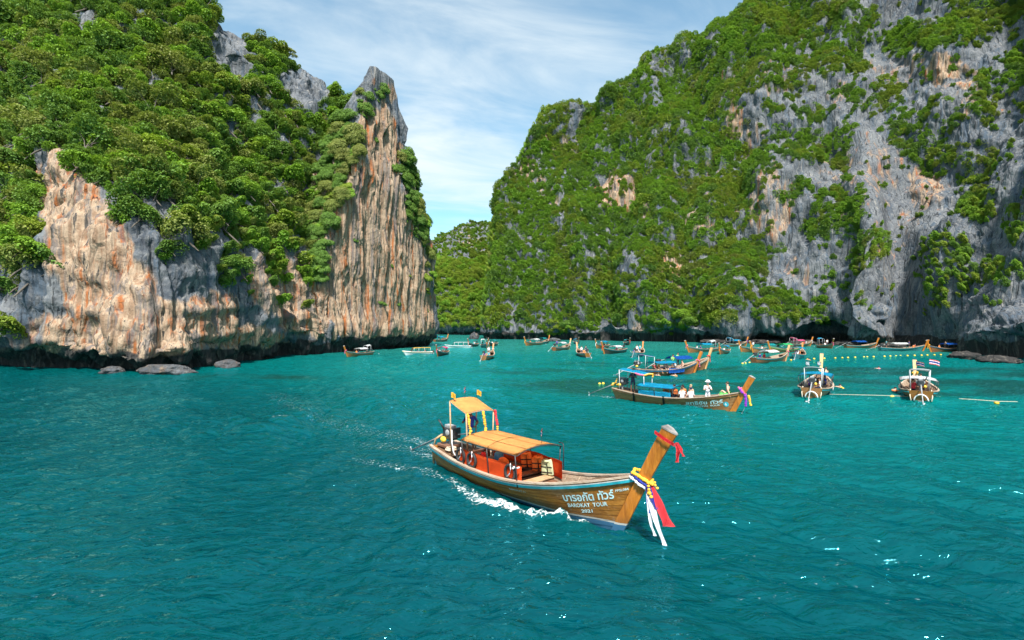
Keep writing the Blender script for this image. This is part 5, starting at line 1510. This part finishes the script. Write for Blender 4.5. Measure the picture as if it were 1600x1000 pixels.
# two moored boats seen from astern
b5 = far_boat('moored longtail boat seen from astern under a blue awning with a plain timber prow', 1276, 612, 14, -1, 1.0, 'hull_b', 'prow_pale', 'c_blue', 'c_teal', 'cyan', 'wcloth', lod=1, cw=1.2, canopy_z=1.5, who='blue-awning boat seen from astern',
   people=[(3.2, -.5, .95, 60, 'sit_arm', 'skin', 'light', 'bare-shouldered passenger seated on the bow'), (.4, -.6, .5, 90, 'sit', 'bcloth', 'tan', 'passenger in blue'), (-.8, .4, .5, 0, 'sit', 'purple', 'tan', 'passenger in purple'), (-2.4, -.4, .5, 90, 'sit', 'wcloth', 'tan', 'passenger in white')], hull_kw=dict(prow=2.95, bow=1.3, beam=1.25))
flag_part(b5.root, (-3.4, .5, 2.3), .5, (.25, .35), 'wcloth', (.1, -1, 0)); flag_part(b5.root, (-3.4, -.3, 2.3), .5, (.25, .3), 'wcloth', (.1, -1, 0))
b6 = far_boat('moored longtail boat seen from astern with a white awning and two flags', 1434, 616.5, -10, -1, 1.0, 'hull', 'prow_pale', 'c_white', 'c_white', 'cyan', 'yellow', lod=1, cw=1.2, canopy_z=1.3, who='white-awning boat seen from astern',
   people=[(2.9, -.35, .6, 60, 'sit', 'vest', 'light', 'passenger in orange seated in the bow'), (-1.2, .35, .45, 0, 'sit', 'red', 'tan', 'passenger in red'), (-.4, -.3, .45, 180, 'sit', 'vest', 'tan', 'passenger in an orange vest')], hull_kw=dict(prow=2.5, bow=1.2, beam=1.25))
flag_part(b6.root, (-2.2, .2, 2.15), .7, (.5, .32), 'thai', (.0, -1, 0)); flag_part(b6.root, (-3.3, -.55, 2.35), .75, (.6, .36), 'thai', (0, -1, 0))
for b, nm in ((b5, 'blue-awning boat'), (b6, 'white-awning boat')):
    tied(b, 'stern_loop', f'bent white hose loop at the transom of the {nm} seen from astern', 'hoop', [('loop', tube([(-4.75, .42 * math.cos(a), .02 + .5 * math.sin(a)) for a in np.linspace(0, math.pi, 12)], .05, 6), 'white')])
    for j, sd in enumerate((-1, 1)):
        tied(b, 'mooring_rope', f'mooring rope hanging at the {"right" if sd < 0 else "left"} stern corner of the {nm} seen from astern', 'rope', [('rope_strand', tube([(-4.3, sd * .62, .85), (-4.7, sd * .66, .4), (-4.9, sd * .6, .05)], .04, 5), 'rope')])
for k, (x, y) in enumerate(((.9, -1.05), (1.7, -.95), (2.4, -.82))):
    tied(b5, 'hanging_fender', f'pale rolled fender on the right side of the blue-awning boat, {("rear", "middle", "front")[k]} one', 'fender', [('roll', tube([(x, y, .75), (x, y - .08, .35), (x, y - .06, .05)], [.05, .07, .06], 7), 'wcloth')])
S_ = 'sit'
FB = [
 ('longtail boat with a white awning and blue rail heading right', 1204, 565, 56, -.9, dict(hull='hull_c', canopy='c_white', prow='prow_pale', who='white-awning boat heading right', people=[(-2.4, .3, .5, 0, S_, 'bcloth', 'tan', 'person in blue'), (-1.4, .2, .5, 0, S_, 'red', 'tan', 'person in red')])),
 ('longtail boat with blue canopy, prow to the left before the cliff foot', 1098, 549.5, -50, .8, dict(canopy='c_blue', roof='c_white', rib='pink', who='left-pointing blue-canopy boat', people=[(.9, .2, .5, 0, S_, 'bcloth', 'tan', 'person in blue'), (1.6, -.2, .5, 0, S_, 'wcloth', 'tan', 'person in white')])),
 ('brown longtail boat with bare deck and raised left prow behind the white awning', 1176, 549, -40, .7, dict(canopy=None, rib='wcloth', who='bare-deck boat', people=[(.2, .2, .5, 0, 'stand', 'wcloth', 'tan', 'standing person in white')])),
 ('longtail boat with a teal canopy between the bare-deck and the green boats', 1197, 550.5, -46, .6, dict(canopy='c_teal', rib='yellow', who='teal-canopy boat', people=[(1.5, 0, .5, 0, S_, 'wcloth', 'light', 'person in white')])),
 ('longtail boat under a bright green canopy', 1224, 550, -44, .5, dict(canopy='c_green', rib=None, strip_m='green', who='green-canopy boat')),
 ('longtail boat under a pink canopy with its prow to the right', 1250, 541, 38, -.5, dict(canopy='c_pink', roof='c_pink', rib='wcloth', who='pink-canopy boat heading right', people=[(1.8, .1, .5, 0, S_, 'red', 'tan', 'person in red'), (2.4, -.1, .6, 0, S_, 'wcloth', 'tan', 'person in white')])),
 ('longtail boat with a blue roof and upright prow at the cliff foot', 1289, 543.5, 24, .9, dict(canopy=None, roof='c_blue', rib='pink', who='blue-roof boat at the cliff foot', people=[(-.5, .2, .5, 0, S_, 'wcloth', 'tan', 'person in white'), (.8, .2, .5, 0, 'stand', 'wcloth', 'tan', 'standing person in white')])),
 ('longtail boat with a royal blue awning and pipe frame before the slab', 1345, 543.5, 52, -.2, dict(hull='hull_c', canopy='c_royal', roof=None, rib=None, who='royal-blue-awning boat')),
 ('long teal-hulled boat under a long white awning', 1409, 548, 76, -.2, dict(hull='hull_t', canopy='c_white', strip_m='cyan', s=1.0, rib=None, who='teal-hulled boat', people=[(-3.2, 0, .6, 0, 'stand', 'cyan', 'tan', 'standing person in turquoise'), (1.6, .2, .5, 0, 'stand', 'bcloth', 'tan', 'standing person in blue'), (2.3, -.2, .5, 90, S_, 'vest', 'tan', 'person in orange'), (2.8, .2, .6, 0, S_, 'red', 'light', 'person in red')])),
 ('red-brown longtail boat with blue awning under the right cliff, prow to the left', 1479, 549, -56, .3, dict(hull='hull_c', canopy='c_royal', rib='yellow', strip_m='blue', who='blue-awning boat under the right cliff', people=[(2.0, 0, .6, 90, S_, 'vest', 'tan', 'person in orange'), (.6, .2, .5, 0, 'stand', 'tan', 'tan', 'standing person in tan')])),
 ('longtail boat with two blue awnings at the foot of the middle cliff', 1150, 541, 36, -.6, dict(canopy='c_blue', roof='c_blue', rib='purple', who='boat with two blue awnings', people=[(2.2, 0, .5, 0, S_, 'navy', 'tan', 'person in navy')])),
 ('small longtail boat coming bow-on, left of the white awning boat', 1131, 552, -14, 1, dict(canopy='c_blue', rib='vest', hull='hull_c', s=.9, who='bow-on boat left of the white awning boat', people=[(1.0, .2, .5, 0, S_, 'wcloth', 'tan', 'person in white'), (1.6, -.3, .5, 0, S_, 'bcloth', 'tan', 'person in blue')])),
 ('crowded blue boat seen from astern beside the yellow buoys', 1249, 558.5, 10, -1, dict(canopy='c_blue', hull='hull_t', rib=None, who='crowded blue boat', people=[(-2.2, .4, .5, 90, S_, 'bcloth', 'tan', 'person in blue'), (-2.4, -.3, .5, 120, S_, 'vest', 'tan', 'person in orange'), (-1.6, .1, .5, 180, S_, 'wcloth', 'light', 'person in white')])),
 ('longtail boat with pale blue trim against the left cliff, pink prow to the left', 562, 555.5, -43, .4, dict(hull='hull_b', canopy='c_white', roof='c_white', strip_m='cyan', prow='prow', rib='pink', s=.8, who='boat against the left cliff', people=[(-2.6, 0, .6, 180, 'stand', 'navy', 'tan', 'standing boatman in navy'), (1.4, .2, .5, 0, S_, 'vest', 'tan', 'person in orange'), (.2, -.2, .5, 0, S_, 'bcloth', 'tan', 'person in blue')])),
 ('longtail boat coming bow-on under a pink canopy', 691, 554.5, -17, 1, dict(canopy='c_pink', hull='hull_d', rib='pink', s=.85, who='bow-on pink-canopy boat', people=[(.9, .3, .5, 0, S_, 'navy', 'tan', 'person in navy'), (1.5, -.3, .5, 0, S_, 'wcloth', 'tan', 'person in white')])),
 ('small dark longtail boat right of the white speedboat', 739, 541, -15, .8, dict(canopy=None, hull='hull_d', rib='red', s=.9, who='dark boat right of the white speedboat', people=[(-1.5, .0, .5, 0, S_, 'wcloth', 'tan', 'person in white'), (0, .2, .5, 0, S_, 'cyan', 'tan', 'person in turquoise')])),
 ('teal longtail boat running with spray toward the viewer', 757, 542.5, 8, 1, dict(canopy=None, roof='c_white', hull='hull_t', rib='vest', s=.85, who='teal boat running with spray', people=[(.2, .2, .5, 0, S_, 'bcloth', 'tan', 'person in blue')])),
 ('small longtail boat with a dark canopy near the tan rock pillar', 770, 540, -12, .7, dict(canopy='c_teal', hull='hull_d', rib='wcloth', s=.9, who='boat near the tan rock pillar', people=[(1.5, .2, .5, 0, S_, 'wcloth', 'light', 'person in white')])),
 ('longtail boat heading away with three passengers in purple and blue', 763, 560, 16, -1, dict(canopy=None, roof=None, hull='hull_b', rib='wcloth', s=.95, who='three-passenger boat heading away', people=[(-1.9, .4, .5, 180, S_, 'purple', 'tan', 'person in purple'), (-1.2, -.3, .5, 180, S_, 'cyan', 'light', 'person in turquoise'), (-.2, -.1, .5, 180, 'stand', 'wcloth', 'light', 'standing person in white')])),
 ('longtail boat tucked behind the point of the rock spire', 689, 533.5, 22, -.5, dict(canopy='c_blue', hull='hull_c', rib='vest', who='boat behind the spire', people=[(-1.5, 0, .5, 0, 'stand', 'cyan', 'tan', 'standing person in turquoise'), (1.4, 0, .5, 0, S_, 'vest', 'tan', 'person in orange')])),
 ('longtail boat with pale awning in the middle lagoon, prow to the left', 834, 539, -27, .4, dict(canopy='c_white', hull='hull_b', rib='yellow', who='pale-awning boat in the middle lagoon', people=[(2.0, .0, .5, 0, S_, 'vest', 'tan', 'person in orange')])),
 ('longtail boat with a teal canopy behind the pale awning boat', 849, 536.5, 18, -.5, dict(canopy='c_teal', hull='hull_t', rib='red', who='teal boat behind the pale awning boat')),
 ('longtail boat with a white top and blue rail, prow to the right, in mid lagoon', 878, 546.5, 27, -.9, dict(canopy='c_white', hull='hull_c', prow='prow_pale', rib='wcloth', who='white-topped mid-lagoon boat', people=[(-2.4, .2, .6, 0, 'stand', 'bcloth', 'tan', 'standing boatman in blue')])),
 ('longtail boat seen from astern with two standing people', 910, 556, -18, -1, dict(canopy=None, hull='hull', rib='wcloth', s=.95, who='boat with two standing people', people=[(-.5, .3, .2, 180, 'stand', 'wcloth', 'light', 'standing person in white'), (-1.2, -.4, .3, 180, 'stand', 'navy', 'tan', 'standing person in navy'), (-2.0, .1, .5, 180, S_, 'vest', 'light', 'person in orange')])),
 ('longtail boat with a small blue awning left of the dark boat', 941, 543.5, -20, .6, dict(canopy='c_blue', hull='hull_b', rib='wcloth', s=.95, who='small blue-awning boat', people=[(-1.4, 0, .5, 0, S_, 'red', 'tan', 'person in red'), (1.6, 0, .5, 0, S_, 'bcloth', 'tan', 'person in blue')])),
 ('dark-hulled longtail boat with a red garland, prow to the left', 960, 551.5, -36, .7, dict(canopy='c_white', hull='hull_d', rib='red', canopy_z=1.2, who='dark-hulled boat', people=[(-.6, .2, .4, 0, S_, 'pink', 'tan', 'person in pink')])),
 ('crowded longtail boat seen from astern right of the dark boat', 998, 555.5, 14, -1, dict(canopy=None, hull='hull_t', rib=None, who='crowded boat right of the dark boat', people=[(-2.1, .5, .5, 180, S_, 'bcloth', 'tan', 'person in blue'), (-1.4, .1, .3, 180, 'stand', 'wcloth', 'light', 'standing person in white'), (-1.8, -.5, .4, 180, 'stand', 'cyan', 'light', 'standing person in turquoise'), (-.6, -.2, .5, 180, S_, 'wcloth', 'tan', 'person in white')])),
 ('tiny boat with a blue awning against the far shore', 901, 537, 6, 1, dict(canopy='c_blue', hull='hull_t', rib=None, s=.85, who='tiny far-shore boat')),
 ('tiny boat with a green awning against the far shore', 980, 538.5, 8, 1, dict(canopy='c_teal', hull='hull_d', rib='red', s=.85, who='tiny green-awning boat')),
]
for (lb, px, py, w_, tw, kw) in FB: far_boat(lb, px, py, w_, tw, **kw)

# speedboats --------------------------------------------------------------
def speedboat(label, px, py, rz, s, top, people=()):
    c = on_water(px, py); b = Boat('speedboat', tuple(c), rz, s, Hull(mid=.85, bow=1.25, stern=.8, beam=1.25, prow=1.3, keel=-.5, lean=.75))
    tag(b.root, label, 'speedboat')
    mk('hull', hull_shell(b.h, 26, 7), ['hull_w', 'white'], b.root)
    for sd in (-1, 1): mk('rub_strip', strip(b.h, sd, .82, .93, .01, .03, 24), top if top != 'c_white' else 'cyan', b.root)
    mk('foredeck', deck_bm(b.h, .66, .995, .02), 'hull_w', b.root); mk('floor', floor_bm(b.h, .35, .02, .7), 'white', b.root)
    def f(u, v):
        x = -3.9 + 5.6 * u; q = 2 * v - 1
        return Vector((x, q * 1.15, 2.0 + .12 * (1 - q * q) + .04 * math.sin(u * 3.1) - .12 * max(0, u - .85) / .15))
    r_ = mk('hard_top', sheet(f, 12, 7, .09), top, b.root)
    for x in (-3.7, -1.9, 0.0, 1.5):
        for sd in (-1, 1): mk('post', tube([(x, sd * 1.12, .8), (x, sd * 1.1, 2.0)], .04, 6), 'white', b.root)
    mk('windscreen', sheet(lambda u, v: Vector((2.3 - .7 * v, (2 * u - 1) * (1.05 - .05 * v), .95 + 1.0 * v)), 8, 3, .02), 'glass', b.root)
    for y in (-.5, .5):
        o = mk('outboard_motor', box((-4.95, y, .85), (.45, .38, .55), None, .08), 'engine', b.root); mk('motor_leg', box((-4.98, y, .2), (.2, .1, .9), None, .03), 'grey', o)
    for k in range(4): mk('bench', box((-3.2 + 1.2 * k, 0, .62), (.4, 1.9, .12), None, .03), 'white', b.root)
    for (x, y, top_, wd) in people: person(f'{wd} aboard the {label.split(" ")[0]}-topped speedboat', b.w((x, y, .66)), rz, 'sit', top_, 'navy', 'tan', s=s)
    return b
speedboat('yellow-topped white speedboat idling near the rock spire', 653, 553.5, R(205), .62, 'ycan', [(-2.2, .5, 'red', 'person in red'), (-1.0, -.4, 'navy', 'person in navy'), (.3, .4, 'purple', 'person in purple'), (-3.1, -.5, 'cyan', 'person in turquoise')])
speedboat('white-topped speedboat moving left with a wake behind it', 716, 543.5, R(190), .68, 'c_white', [(-1.8, .4, 'red', 'person in red'), (0, .4, 'navy', 'person in navy'), (-2.8, -.4, 'bcloth', 'person in blue')])

# swimmers ----------------------------------------------------------------
def swimmer(label, px, py, rz, top='skin', skin_='light', vest=False, kind='swim'):
    c = on_water(px, py)
    p = person(label, (c[0], c[1], .03), rz, kind, 'wcloth' if top == 'skin' else top, 'navy', skin_, 'black', 'none' if top == 'skin' else 'tee', 'brief', 'swimmers')
    if vest: worn_vest(p, kind)
    return p
swimmer('swimmer with bare shoulders beside the red-brown boat, left one', 1029, 587, R(200))
swimmer('swimmer in an orange vest beside the red-brown boat, right one', 1056, 587.5, R(150), 'vest', 'light', True)
swimmer('swimmer in an orange vest reaching for the white-awning boat', 1398, 610.5, R(20), 'vest', 'light', True)
swimmer('swimmer in a yellow top right of the blue-awning boat', 1314, 605.5, R(150), 'yellow')
swimmer('swimmer alone in open water under the buoy line', 1374, 576.5, R(130), 'pink')
swimmer('swimmer near the crowded blue boat by the yellow buoys', 1264, 562.5, R(180), 'vest', 'light', True)

# buoys, ropes --------------------------------------------------------------
def buoy_mesh():
    bm = bmesh.new(); prof = [(-.17, .03), (-.15, .10), (-.08, .155), (.06, .155), (.14, .10), (.17, .03)]; rg = []
    for (x, r_) in prof: rg.append([bm.verts.new((x, r_ * math.cos(a), r_ * math.sin(a) + .05)) for a in np.linspace(0, 2 * math.pi, 10, endpoint=False)])
    for a_, b_ in zip(rg[:-1], rg[1:]):
        for k in range(10): bm.faces.new((a_[k], a_[(k+1) % 10], b_[(k+1) % 10], b_[k])).smooth = True
    bm.faces.new(rg[0]); bm.faces.new(rg[-1])
    me = bpy.data.meshes.new('buoy'); bm.to_mesh(me); bm.free(); me.materials.append(MT['buoy']); return me
BUOY = buoy_mesh()
def buoys(L, label, group, s=1.0):
    for j_, (px, py) in enumerate(L):
        c = on_water(px, py); o = link(bpy.data.objects.new('buoy', BUOY)); o.location = (c[0], c[1], .03); o.rotation_euler = (0, 0, random.uniform(0, 3)); o.scale = (s, s, s)
        tag(o, label if len(L) == 1 else label + (', leftmost one' if j_ == 0 else (', rightmost one' if j_ == len(L) - 1 else f', {ORD[j_]} from left')), 'buoy', group)
ln = [1272, 1288, 1305, 1316, 1325, 1336, 1350, 1355, 1365, 1382, 1391, 1400, 1407, 1418, 1429, 1440, 1449, 1460, 1470, 1485, 1495]
buoys([(x, np.interp(x, [1270, 1400, 1500], [561.5, 557, 554.2])) for x in ln], 'small yellow buoy in the line under the right cliff', 'yellow buoys of the swimming line', 1.0)
buoys([(937, 601), (942.5, 600.5), (958, 601), (965, 602)], 'yellow buoy floating left of the boat marked 6', 'yellow buoys left of the boat marked 6', .8)
buoys([(1160, 569), (1165, 568.5), (1171, 567.5), (1236, 563.5), (1262, 562)], 'yellow buoy floating near the white-awning boat heading right', 'yellow buoys near the white awning boat', .9)
buoys([(1394, 621.5)], 'yellow buoy on the rope left of the white-awning boat', 'yellow rope buoys', .9)
buoys([(1495, 627)], 'yellow buoy on the rope just right of the white-awning boat', 'yellow rope buoys', .9)
buoys([(1557, 631)], 'yellow buoy on the rope farthest right', 'yellow rope buoys', .9)
tag(mk('float_rope', tube([tuple(on_water(x, y) + np.array([0, 0, .20])) for x, y in ((1462, 623), (1480, 626), (1520, 628.5), (1560, 631.5), (1590, 632))], .022, 5), 'rope'), 'pale rope stretched on the water right of the white-awning boat', 'rope')
tag(mk('float_rope', tube([tuple(on_water(x, y) + np.array([0, 0, .18])) for x, y in ((1425, 623.5), (1405, 622.5), (1380, 621.5), (1340, 620.5), (1296, 619.5))], .02, 5), 'rope'), 'pale rope stretched between the two boats seen from astern', 'rope')

# boulders ------------------------------------------------------------------
def boulder(px, py, w_, h_, label, seed, dep=.7, wet=.55):
    c = on_water(px, py); Y_ = c[1]; bm = bmesh.new(); bmesh.ops.create_icosphere(bm, subdivisions=4, radius=1)
    v = np.array([q.co[:] for q in bm.verts]); d = fbm(v * 1.3 + seed, 4) * .30 + ridged(v * np.array([2, 2, 4]) + seed, 2) * .06
    v = v * (1 + d)[:, None]; sc_ = np.array([w_ * Y_ / F / 2, w_ * Y_ / F / 2 * dep, h_ * Y_ / F * .62])
    for q, p in zip(bm.verts, v): q.co = Vector(p * sc_)
    me = bpy.data.meshes.new('boulder')
    for f in bm.faces: f.smooth = True
    bm.to_mesh(me); bm.free(); me.materials.append(M_ROCK)
    add_attr(me, 'tan', np.full(len(v), .30)); add_attr(me, 'wet', np.full(len(v), wet))
    o = link(bpy.data.objects.new('boulder', me)); o.location = (c[0], c[1] + sc_[1] * .4, h_ * Y_ / F * .18)
    tag(o, label, 'boulder')
boulder(252, 584, 84, 17, 'wide flat brown boulder awash at the foot of the left cliff', 3, .6)
boulder(352, 574, 38, 14, 'small brown boulder awash right of the wide flat one', 8)
boulder(172, 583, 34, 12, 'small dark boulder in the notch left of the wide flat one', 13)
boulder(741, 530, 14, 13, 'round grey boulder at the head of the lagoon', 21, 1.0)
boulder(866, 533.5, 20, 7, 'low pale boulder on the far middle shore', 27)
boulder(1510, 561, 44, 14, 'dark wave-washed boulder below the right overhang', 34, .7, 1.0)
boulder(1570, 567, 60, 13, 'broad dark rock ledge at the right edge of the water', 41, .7, 1.0)
for k, (px, py, w_, h_) in enumerate(((1200, 537, 60, 9), (1255, 538.5, 46, 8), (1340, 540, 60, 10), (1395, 543, 40, 9), (1120, 536.5, 50, 8))):
    boulder(px, py, w_, h_, 'dark slanting rock ledge at the foot of the right massif, number %s from the left' % ('two', 'three', 'four', 'five', 'one')[('two', 'three', 'four', 'five', 'one').index(('two', 'three', 'four', 'five', 'one')[k])], 50 + k, .5, .9)

# foam, wakes and painted glint streaks: (from, to, half width, strength from, strength to), measured on the photograph
def wpt(px, py): return tuple(on_water(px, py)[:2])
def trail(L, w0, w1, s0, s1):
    for i in range(len(L) - 1):
        k0, k1 = i / (len(L) - 1), (i + 1) / (len(L) - 1)
        FOAM_GLINT.append((wpt(*L[i]), wpt(*L[i+1]), w0 + (w1 - w0) * (k0 + k1) / 2, s0 + (s1 - s0) * k0, s0 + (s1 - s0) * k1))
trail([(912, 818), (880, 809), (835, 805), (790, 799), (750, 790)], .34, .46, .95, 1.05)
trail([(750, 790), (725, 772), (705, 757)], .5, .6, .85, .65)
trail([(690, 752), (660, 738), (610, 726), (555, 714)], .6, .9, .62, .5)
trail([(700, 722), (672, 700), (650, 688)], .7, .9, .55, .6)
trail([(650, 690), (560, 670), (470, 640), (430, 615)], 1.4, 3.2, .5, .4)
trail([(690, 716), (620, 700), (560, 690)], 1.0, 1.6, .6, .42)
trail([(975, 832), (1000, 836)], .2, .2, .5, .2)
trail([(968, 622), (940, 618), (905, 617)], .9, 1.2, .75, .4)
trail([(1148, 645), (1090, 640), (1030, 632), (985, 625)], .3, .35, .55, .6)
trail([(670, 556), (690, 557)], 1.0, 1.2, .4, .3); trail([(728, 544), (742, 543)], 1.2, 1.6, .8, .6); trail([(742, 543.5), (752, 543.5)], 1.4, 1.4, .8, .6); trail([(765, 543.5), (775, 543)], 1.2, 1.2, .7, .5)
trail([(630, 556), (665, 557)], 1.0, 1.0, .5, .6)
for (x, y, l, s) in ((235, 700, 25, .5), (180, 650, 40, .4), (300, 640, 40, .35), (1165, 862, 35, .42), (1370, 872, 60, .42), (1265, 905, 60, .38), (1190, 930, 40, .4), (90, 870, 40, .45), (500, 610, 60, .42), (520, 660, 60, .35), (1100, 700, 50, .25), (845, 955, 30, .35), (240, 840, 30, .42), (1440, 940, 60, .38), (1530, 920, 60, .35), (110, 925, 40, .42), (330, 785, 60, .3), (1080, 660, 40, .35)):  # scattered pale streaks: bright reflecting facets painted with the foam colour
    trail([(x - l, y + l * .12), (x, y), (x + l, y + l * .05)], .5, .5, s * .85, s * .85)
def dist_seg(x, y, a, b):
    ax, ay = a; bx, by = b
    t = np.clip(((x - ax) * (bx - ax) + (y - ay) * (by - ay)) / ((bx - ax)**2 + (by - ay)**2), 0, 1)
    return np.hypot(x - ax - t * (bx - ax), y - ay - t * (by - ay)), t
def water_object():
    X, Y, Z = WATER[..., 0], WATER[..., 1], WATER[..., 2]
    fl = WATER.reshape(-1, 3)
    foam = np.zeros_like(X)
    for (a, b, w, s0, s1) in FOAM_GLINT:                       # foam and painted glint trails: start, end, half width, strength at both ends
        d, t = dist_seg(X, Y, a, b)
        foam = np.maximum(foam, (s0 + (s1 - s0) * t) * (1 - sstep(.15, 1.0, d / w)))
    for (a, b, w, s0, s1) in FOAM_GLINT[:7]:                   # the bow wave and wash stand up out of the sea
        d, t = dist_seg(X, Y, a, b)
        WATER[..., 2] += 0.16 * (s0 + (s1 - s0) * t) * np.exp(-(d / (w * .8))**2) * (0.6 + 0.6 * gnoise(fl * np.array([4., 4., 0]) + 1.5).reshape(X.shape))
    for (hx, hy, rz, s) in HULLS:                        # the hulls displace it
        m = (np.abs(X - hx) < 6) & (np.abs(Y - hy) < 6)
        lx = ((X[m] - hx) * math.cos(rz) + (Y[m] - hy) * math.sin(rz)) / s; ly = (-(X[m] - hx) * math.sin(rz) + (Y[m] - hy) * math.cos(rz)) / s
        ins = (np.abs(lx) < 4.35) & (np.abs(ly) < .80 * np.clip(1 - np.abs(lx / 4.6)**2.6, 0, 1) )
        z = WATER[..., 2][m]; z[ins] = np.minimum(z[ins], -.12); WATER[..., 2][m] = z
    # open-water flecks on the steepest crests: glints painted in through the foam mask
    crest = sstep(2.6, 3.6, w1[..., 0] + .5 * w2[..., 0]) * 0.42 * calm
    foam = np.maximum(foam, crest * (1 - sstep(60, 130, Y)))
    px = 800 + F * X / Y
    # pale sand shows through in the lagoon, weed and reef make dark patches, open deep water toward the viewer
    j = fbm(fl * np.array([.03, .03, 0]) + 2.2, 2).reshape(X.shape)
    shallow = sstep(8, 60, Y + .45 * X + j * 9)
    near_l = 1 - sstep(-60, -10, X + 0.28 * Y - 12 + j * 10)
    shallow = shallow * (1 - .45 * near_l)
    reef = blobs(X + j * 5, Y + j * 8, [(14, 49, 16, 9, 1.), (36, 50, 24, 10, 1.), (4, 64, 10, 7, .6), (32, 66, 18, 8, .8), (62, 60, 26, 11, .85), (20, 80, 14, 6, .45), (-32, 52, 10, 4, .5)])
    j2 = fbm(fl * np.array([.12, .25, 0]) + 7.7, 3).reshape(X.shape)
    reef = np.clip(reef * (1.05 + 1.5 * j2), 0, 1)
    me = grid_mesh('water', WATER)
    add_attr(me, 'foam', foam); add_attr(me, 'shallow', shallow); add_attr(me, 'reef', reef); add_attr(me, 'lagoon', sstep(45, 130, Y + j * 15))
    t = NT('sea_water')
    pos = t.coord('Position')
    sh, rf, fm = t.attr('shallow'), t.attr('reef'), t.attr('foam')
    deep = t.mix(t.ramp(t.noise(pos, .05, 4, .5), .35, .65), (.0001, .041, .049), (.0001, .052, .060))
    c = t.mix(sh, deep, (.001, .140, .134))
    c = t.mix(t.math('MULTIPLY', t.ramp(t.math('ADD', t.attr('lagoon'), t.math('MULTIPLY', t.math('SUBTRACT', t.noise(pos, .09, 5, .6), .5), .8)), .45, 1.1), .75), c, (.030, .215, .18))
    c = t.mix(t.math('MULTIPLY', rf, .85), c, (.008, .048, .038))
    def sc(s, rz=0.0):
        return t.coord('Position', s, (0, 0, rz))
    n1 = t.noise(sc((1, 1.9, 1), .45), 1.05, 3, .52, .6)
    n1 = t.math('MULTIPLY', n1, 1.5)
    n2 = t.noise(sc((1, 1.6, 1), .2), 4.5, 3, .55, .3)
    h = t.math('ADD', t.math('MULTIPLY', n1, 1.0), t.math('MULTIPLY', n2, .22))
    nrm = t.bump(h, 1.0, .17)
    # light scattered back out of the water body + mirror reflection of the facets
    up = t.node('ShaderNodeCombineXYZ'); up.inputs[2].default_value = 1.0
    dif = t.node('ShaderNodeBsdfDiffuse'); t.l.new(c, dif.inputs['Color']); lo = t.bump(t.noise(sc((1, 2.0, 1), .5), .75, 3, .5, .8), 1.0, .5); mxn = t.node('ShaderNodeMix', data_type='VECTOR'); mxn.inputs[0].default_value = .5; t.l.new(up.outputs[0], mxn.inputs[4]); t.l.new(lo, mxn.inputs[5]); t.l.new(mxn.outputs[1], dif.inputs['Normal'])
    gl = t.node('ShaderNodeBsdfGlossy'); gl.inputs['Roughness'].default_value = .05; gl.inputs['Color'].default_value = (.20, .84, 1, 1); t.l.new(nrm, gl.inputs['Normal'])
    fr = t.node('ShaderNodeFresnel'); fr.inputs['IOR'].default_value = 1.62; t.l.new(nrm, fr.inputs['Normal'])
    wm = t.node('ShaderNodeMixShader'); t.l.new(fr.outputs[0], wm.inputs[0]); t.l.new(dif.outputs[0], wm.inputs[1]); t.l.new(gl.outputs[0], wm.inputs[2])
    wat = wm.outputs[0]
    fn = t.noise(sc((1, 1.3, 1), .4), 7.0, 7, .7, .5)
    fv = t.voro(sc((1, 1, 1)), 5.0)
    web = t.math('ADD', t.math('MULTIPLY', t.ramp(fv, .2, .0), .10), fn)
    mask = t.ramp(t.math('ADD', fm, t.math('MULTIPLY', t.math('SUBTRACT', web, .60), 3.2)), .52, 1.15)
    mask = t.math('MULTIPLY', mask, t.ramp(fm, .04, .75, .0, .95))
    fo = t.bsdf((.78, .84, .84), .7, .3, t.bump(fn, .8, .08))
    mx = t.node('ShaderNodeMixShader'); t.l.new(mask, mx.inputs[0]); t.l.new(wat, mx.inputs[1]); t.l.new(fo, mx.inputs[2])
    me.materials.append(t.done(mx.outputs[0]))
    # the rest of the sea, out to the horizon all round, a hand below the wave sheet
    bm = bmesh.new(); bm.from_mesh(me)
    s = 5000
    vs = [bm.verts.new((x, y, -0.55)) for x, y in ((-s, -s), (s, -s), (s, s), (-s, s))]
    f = bm.faces.new(vs)
    lay = bm.verts.layers.float.get('shallow')
    bm.to_mesh(me); bm.free()
    o = link(bpy.data.objects.new('water', me))
    return set_kind(o, 'structure')
water_object()
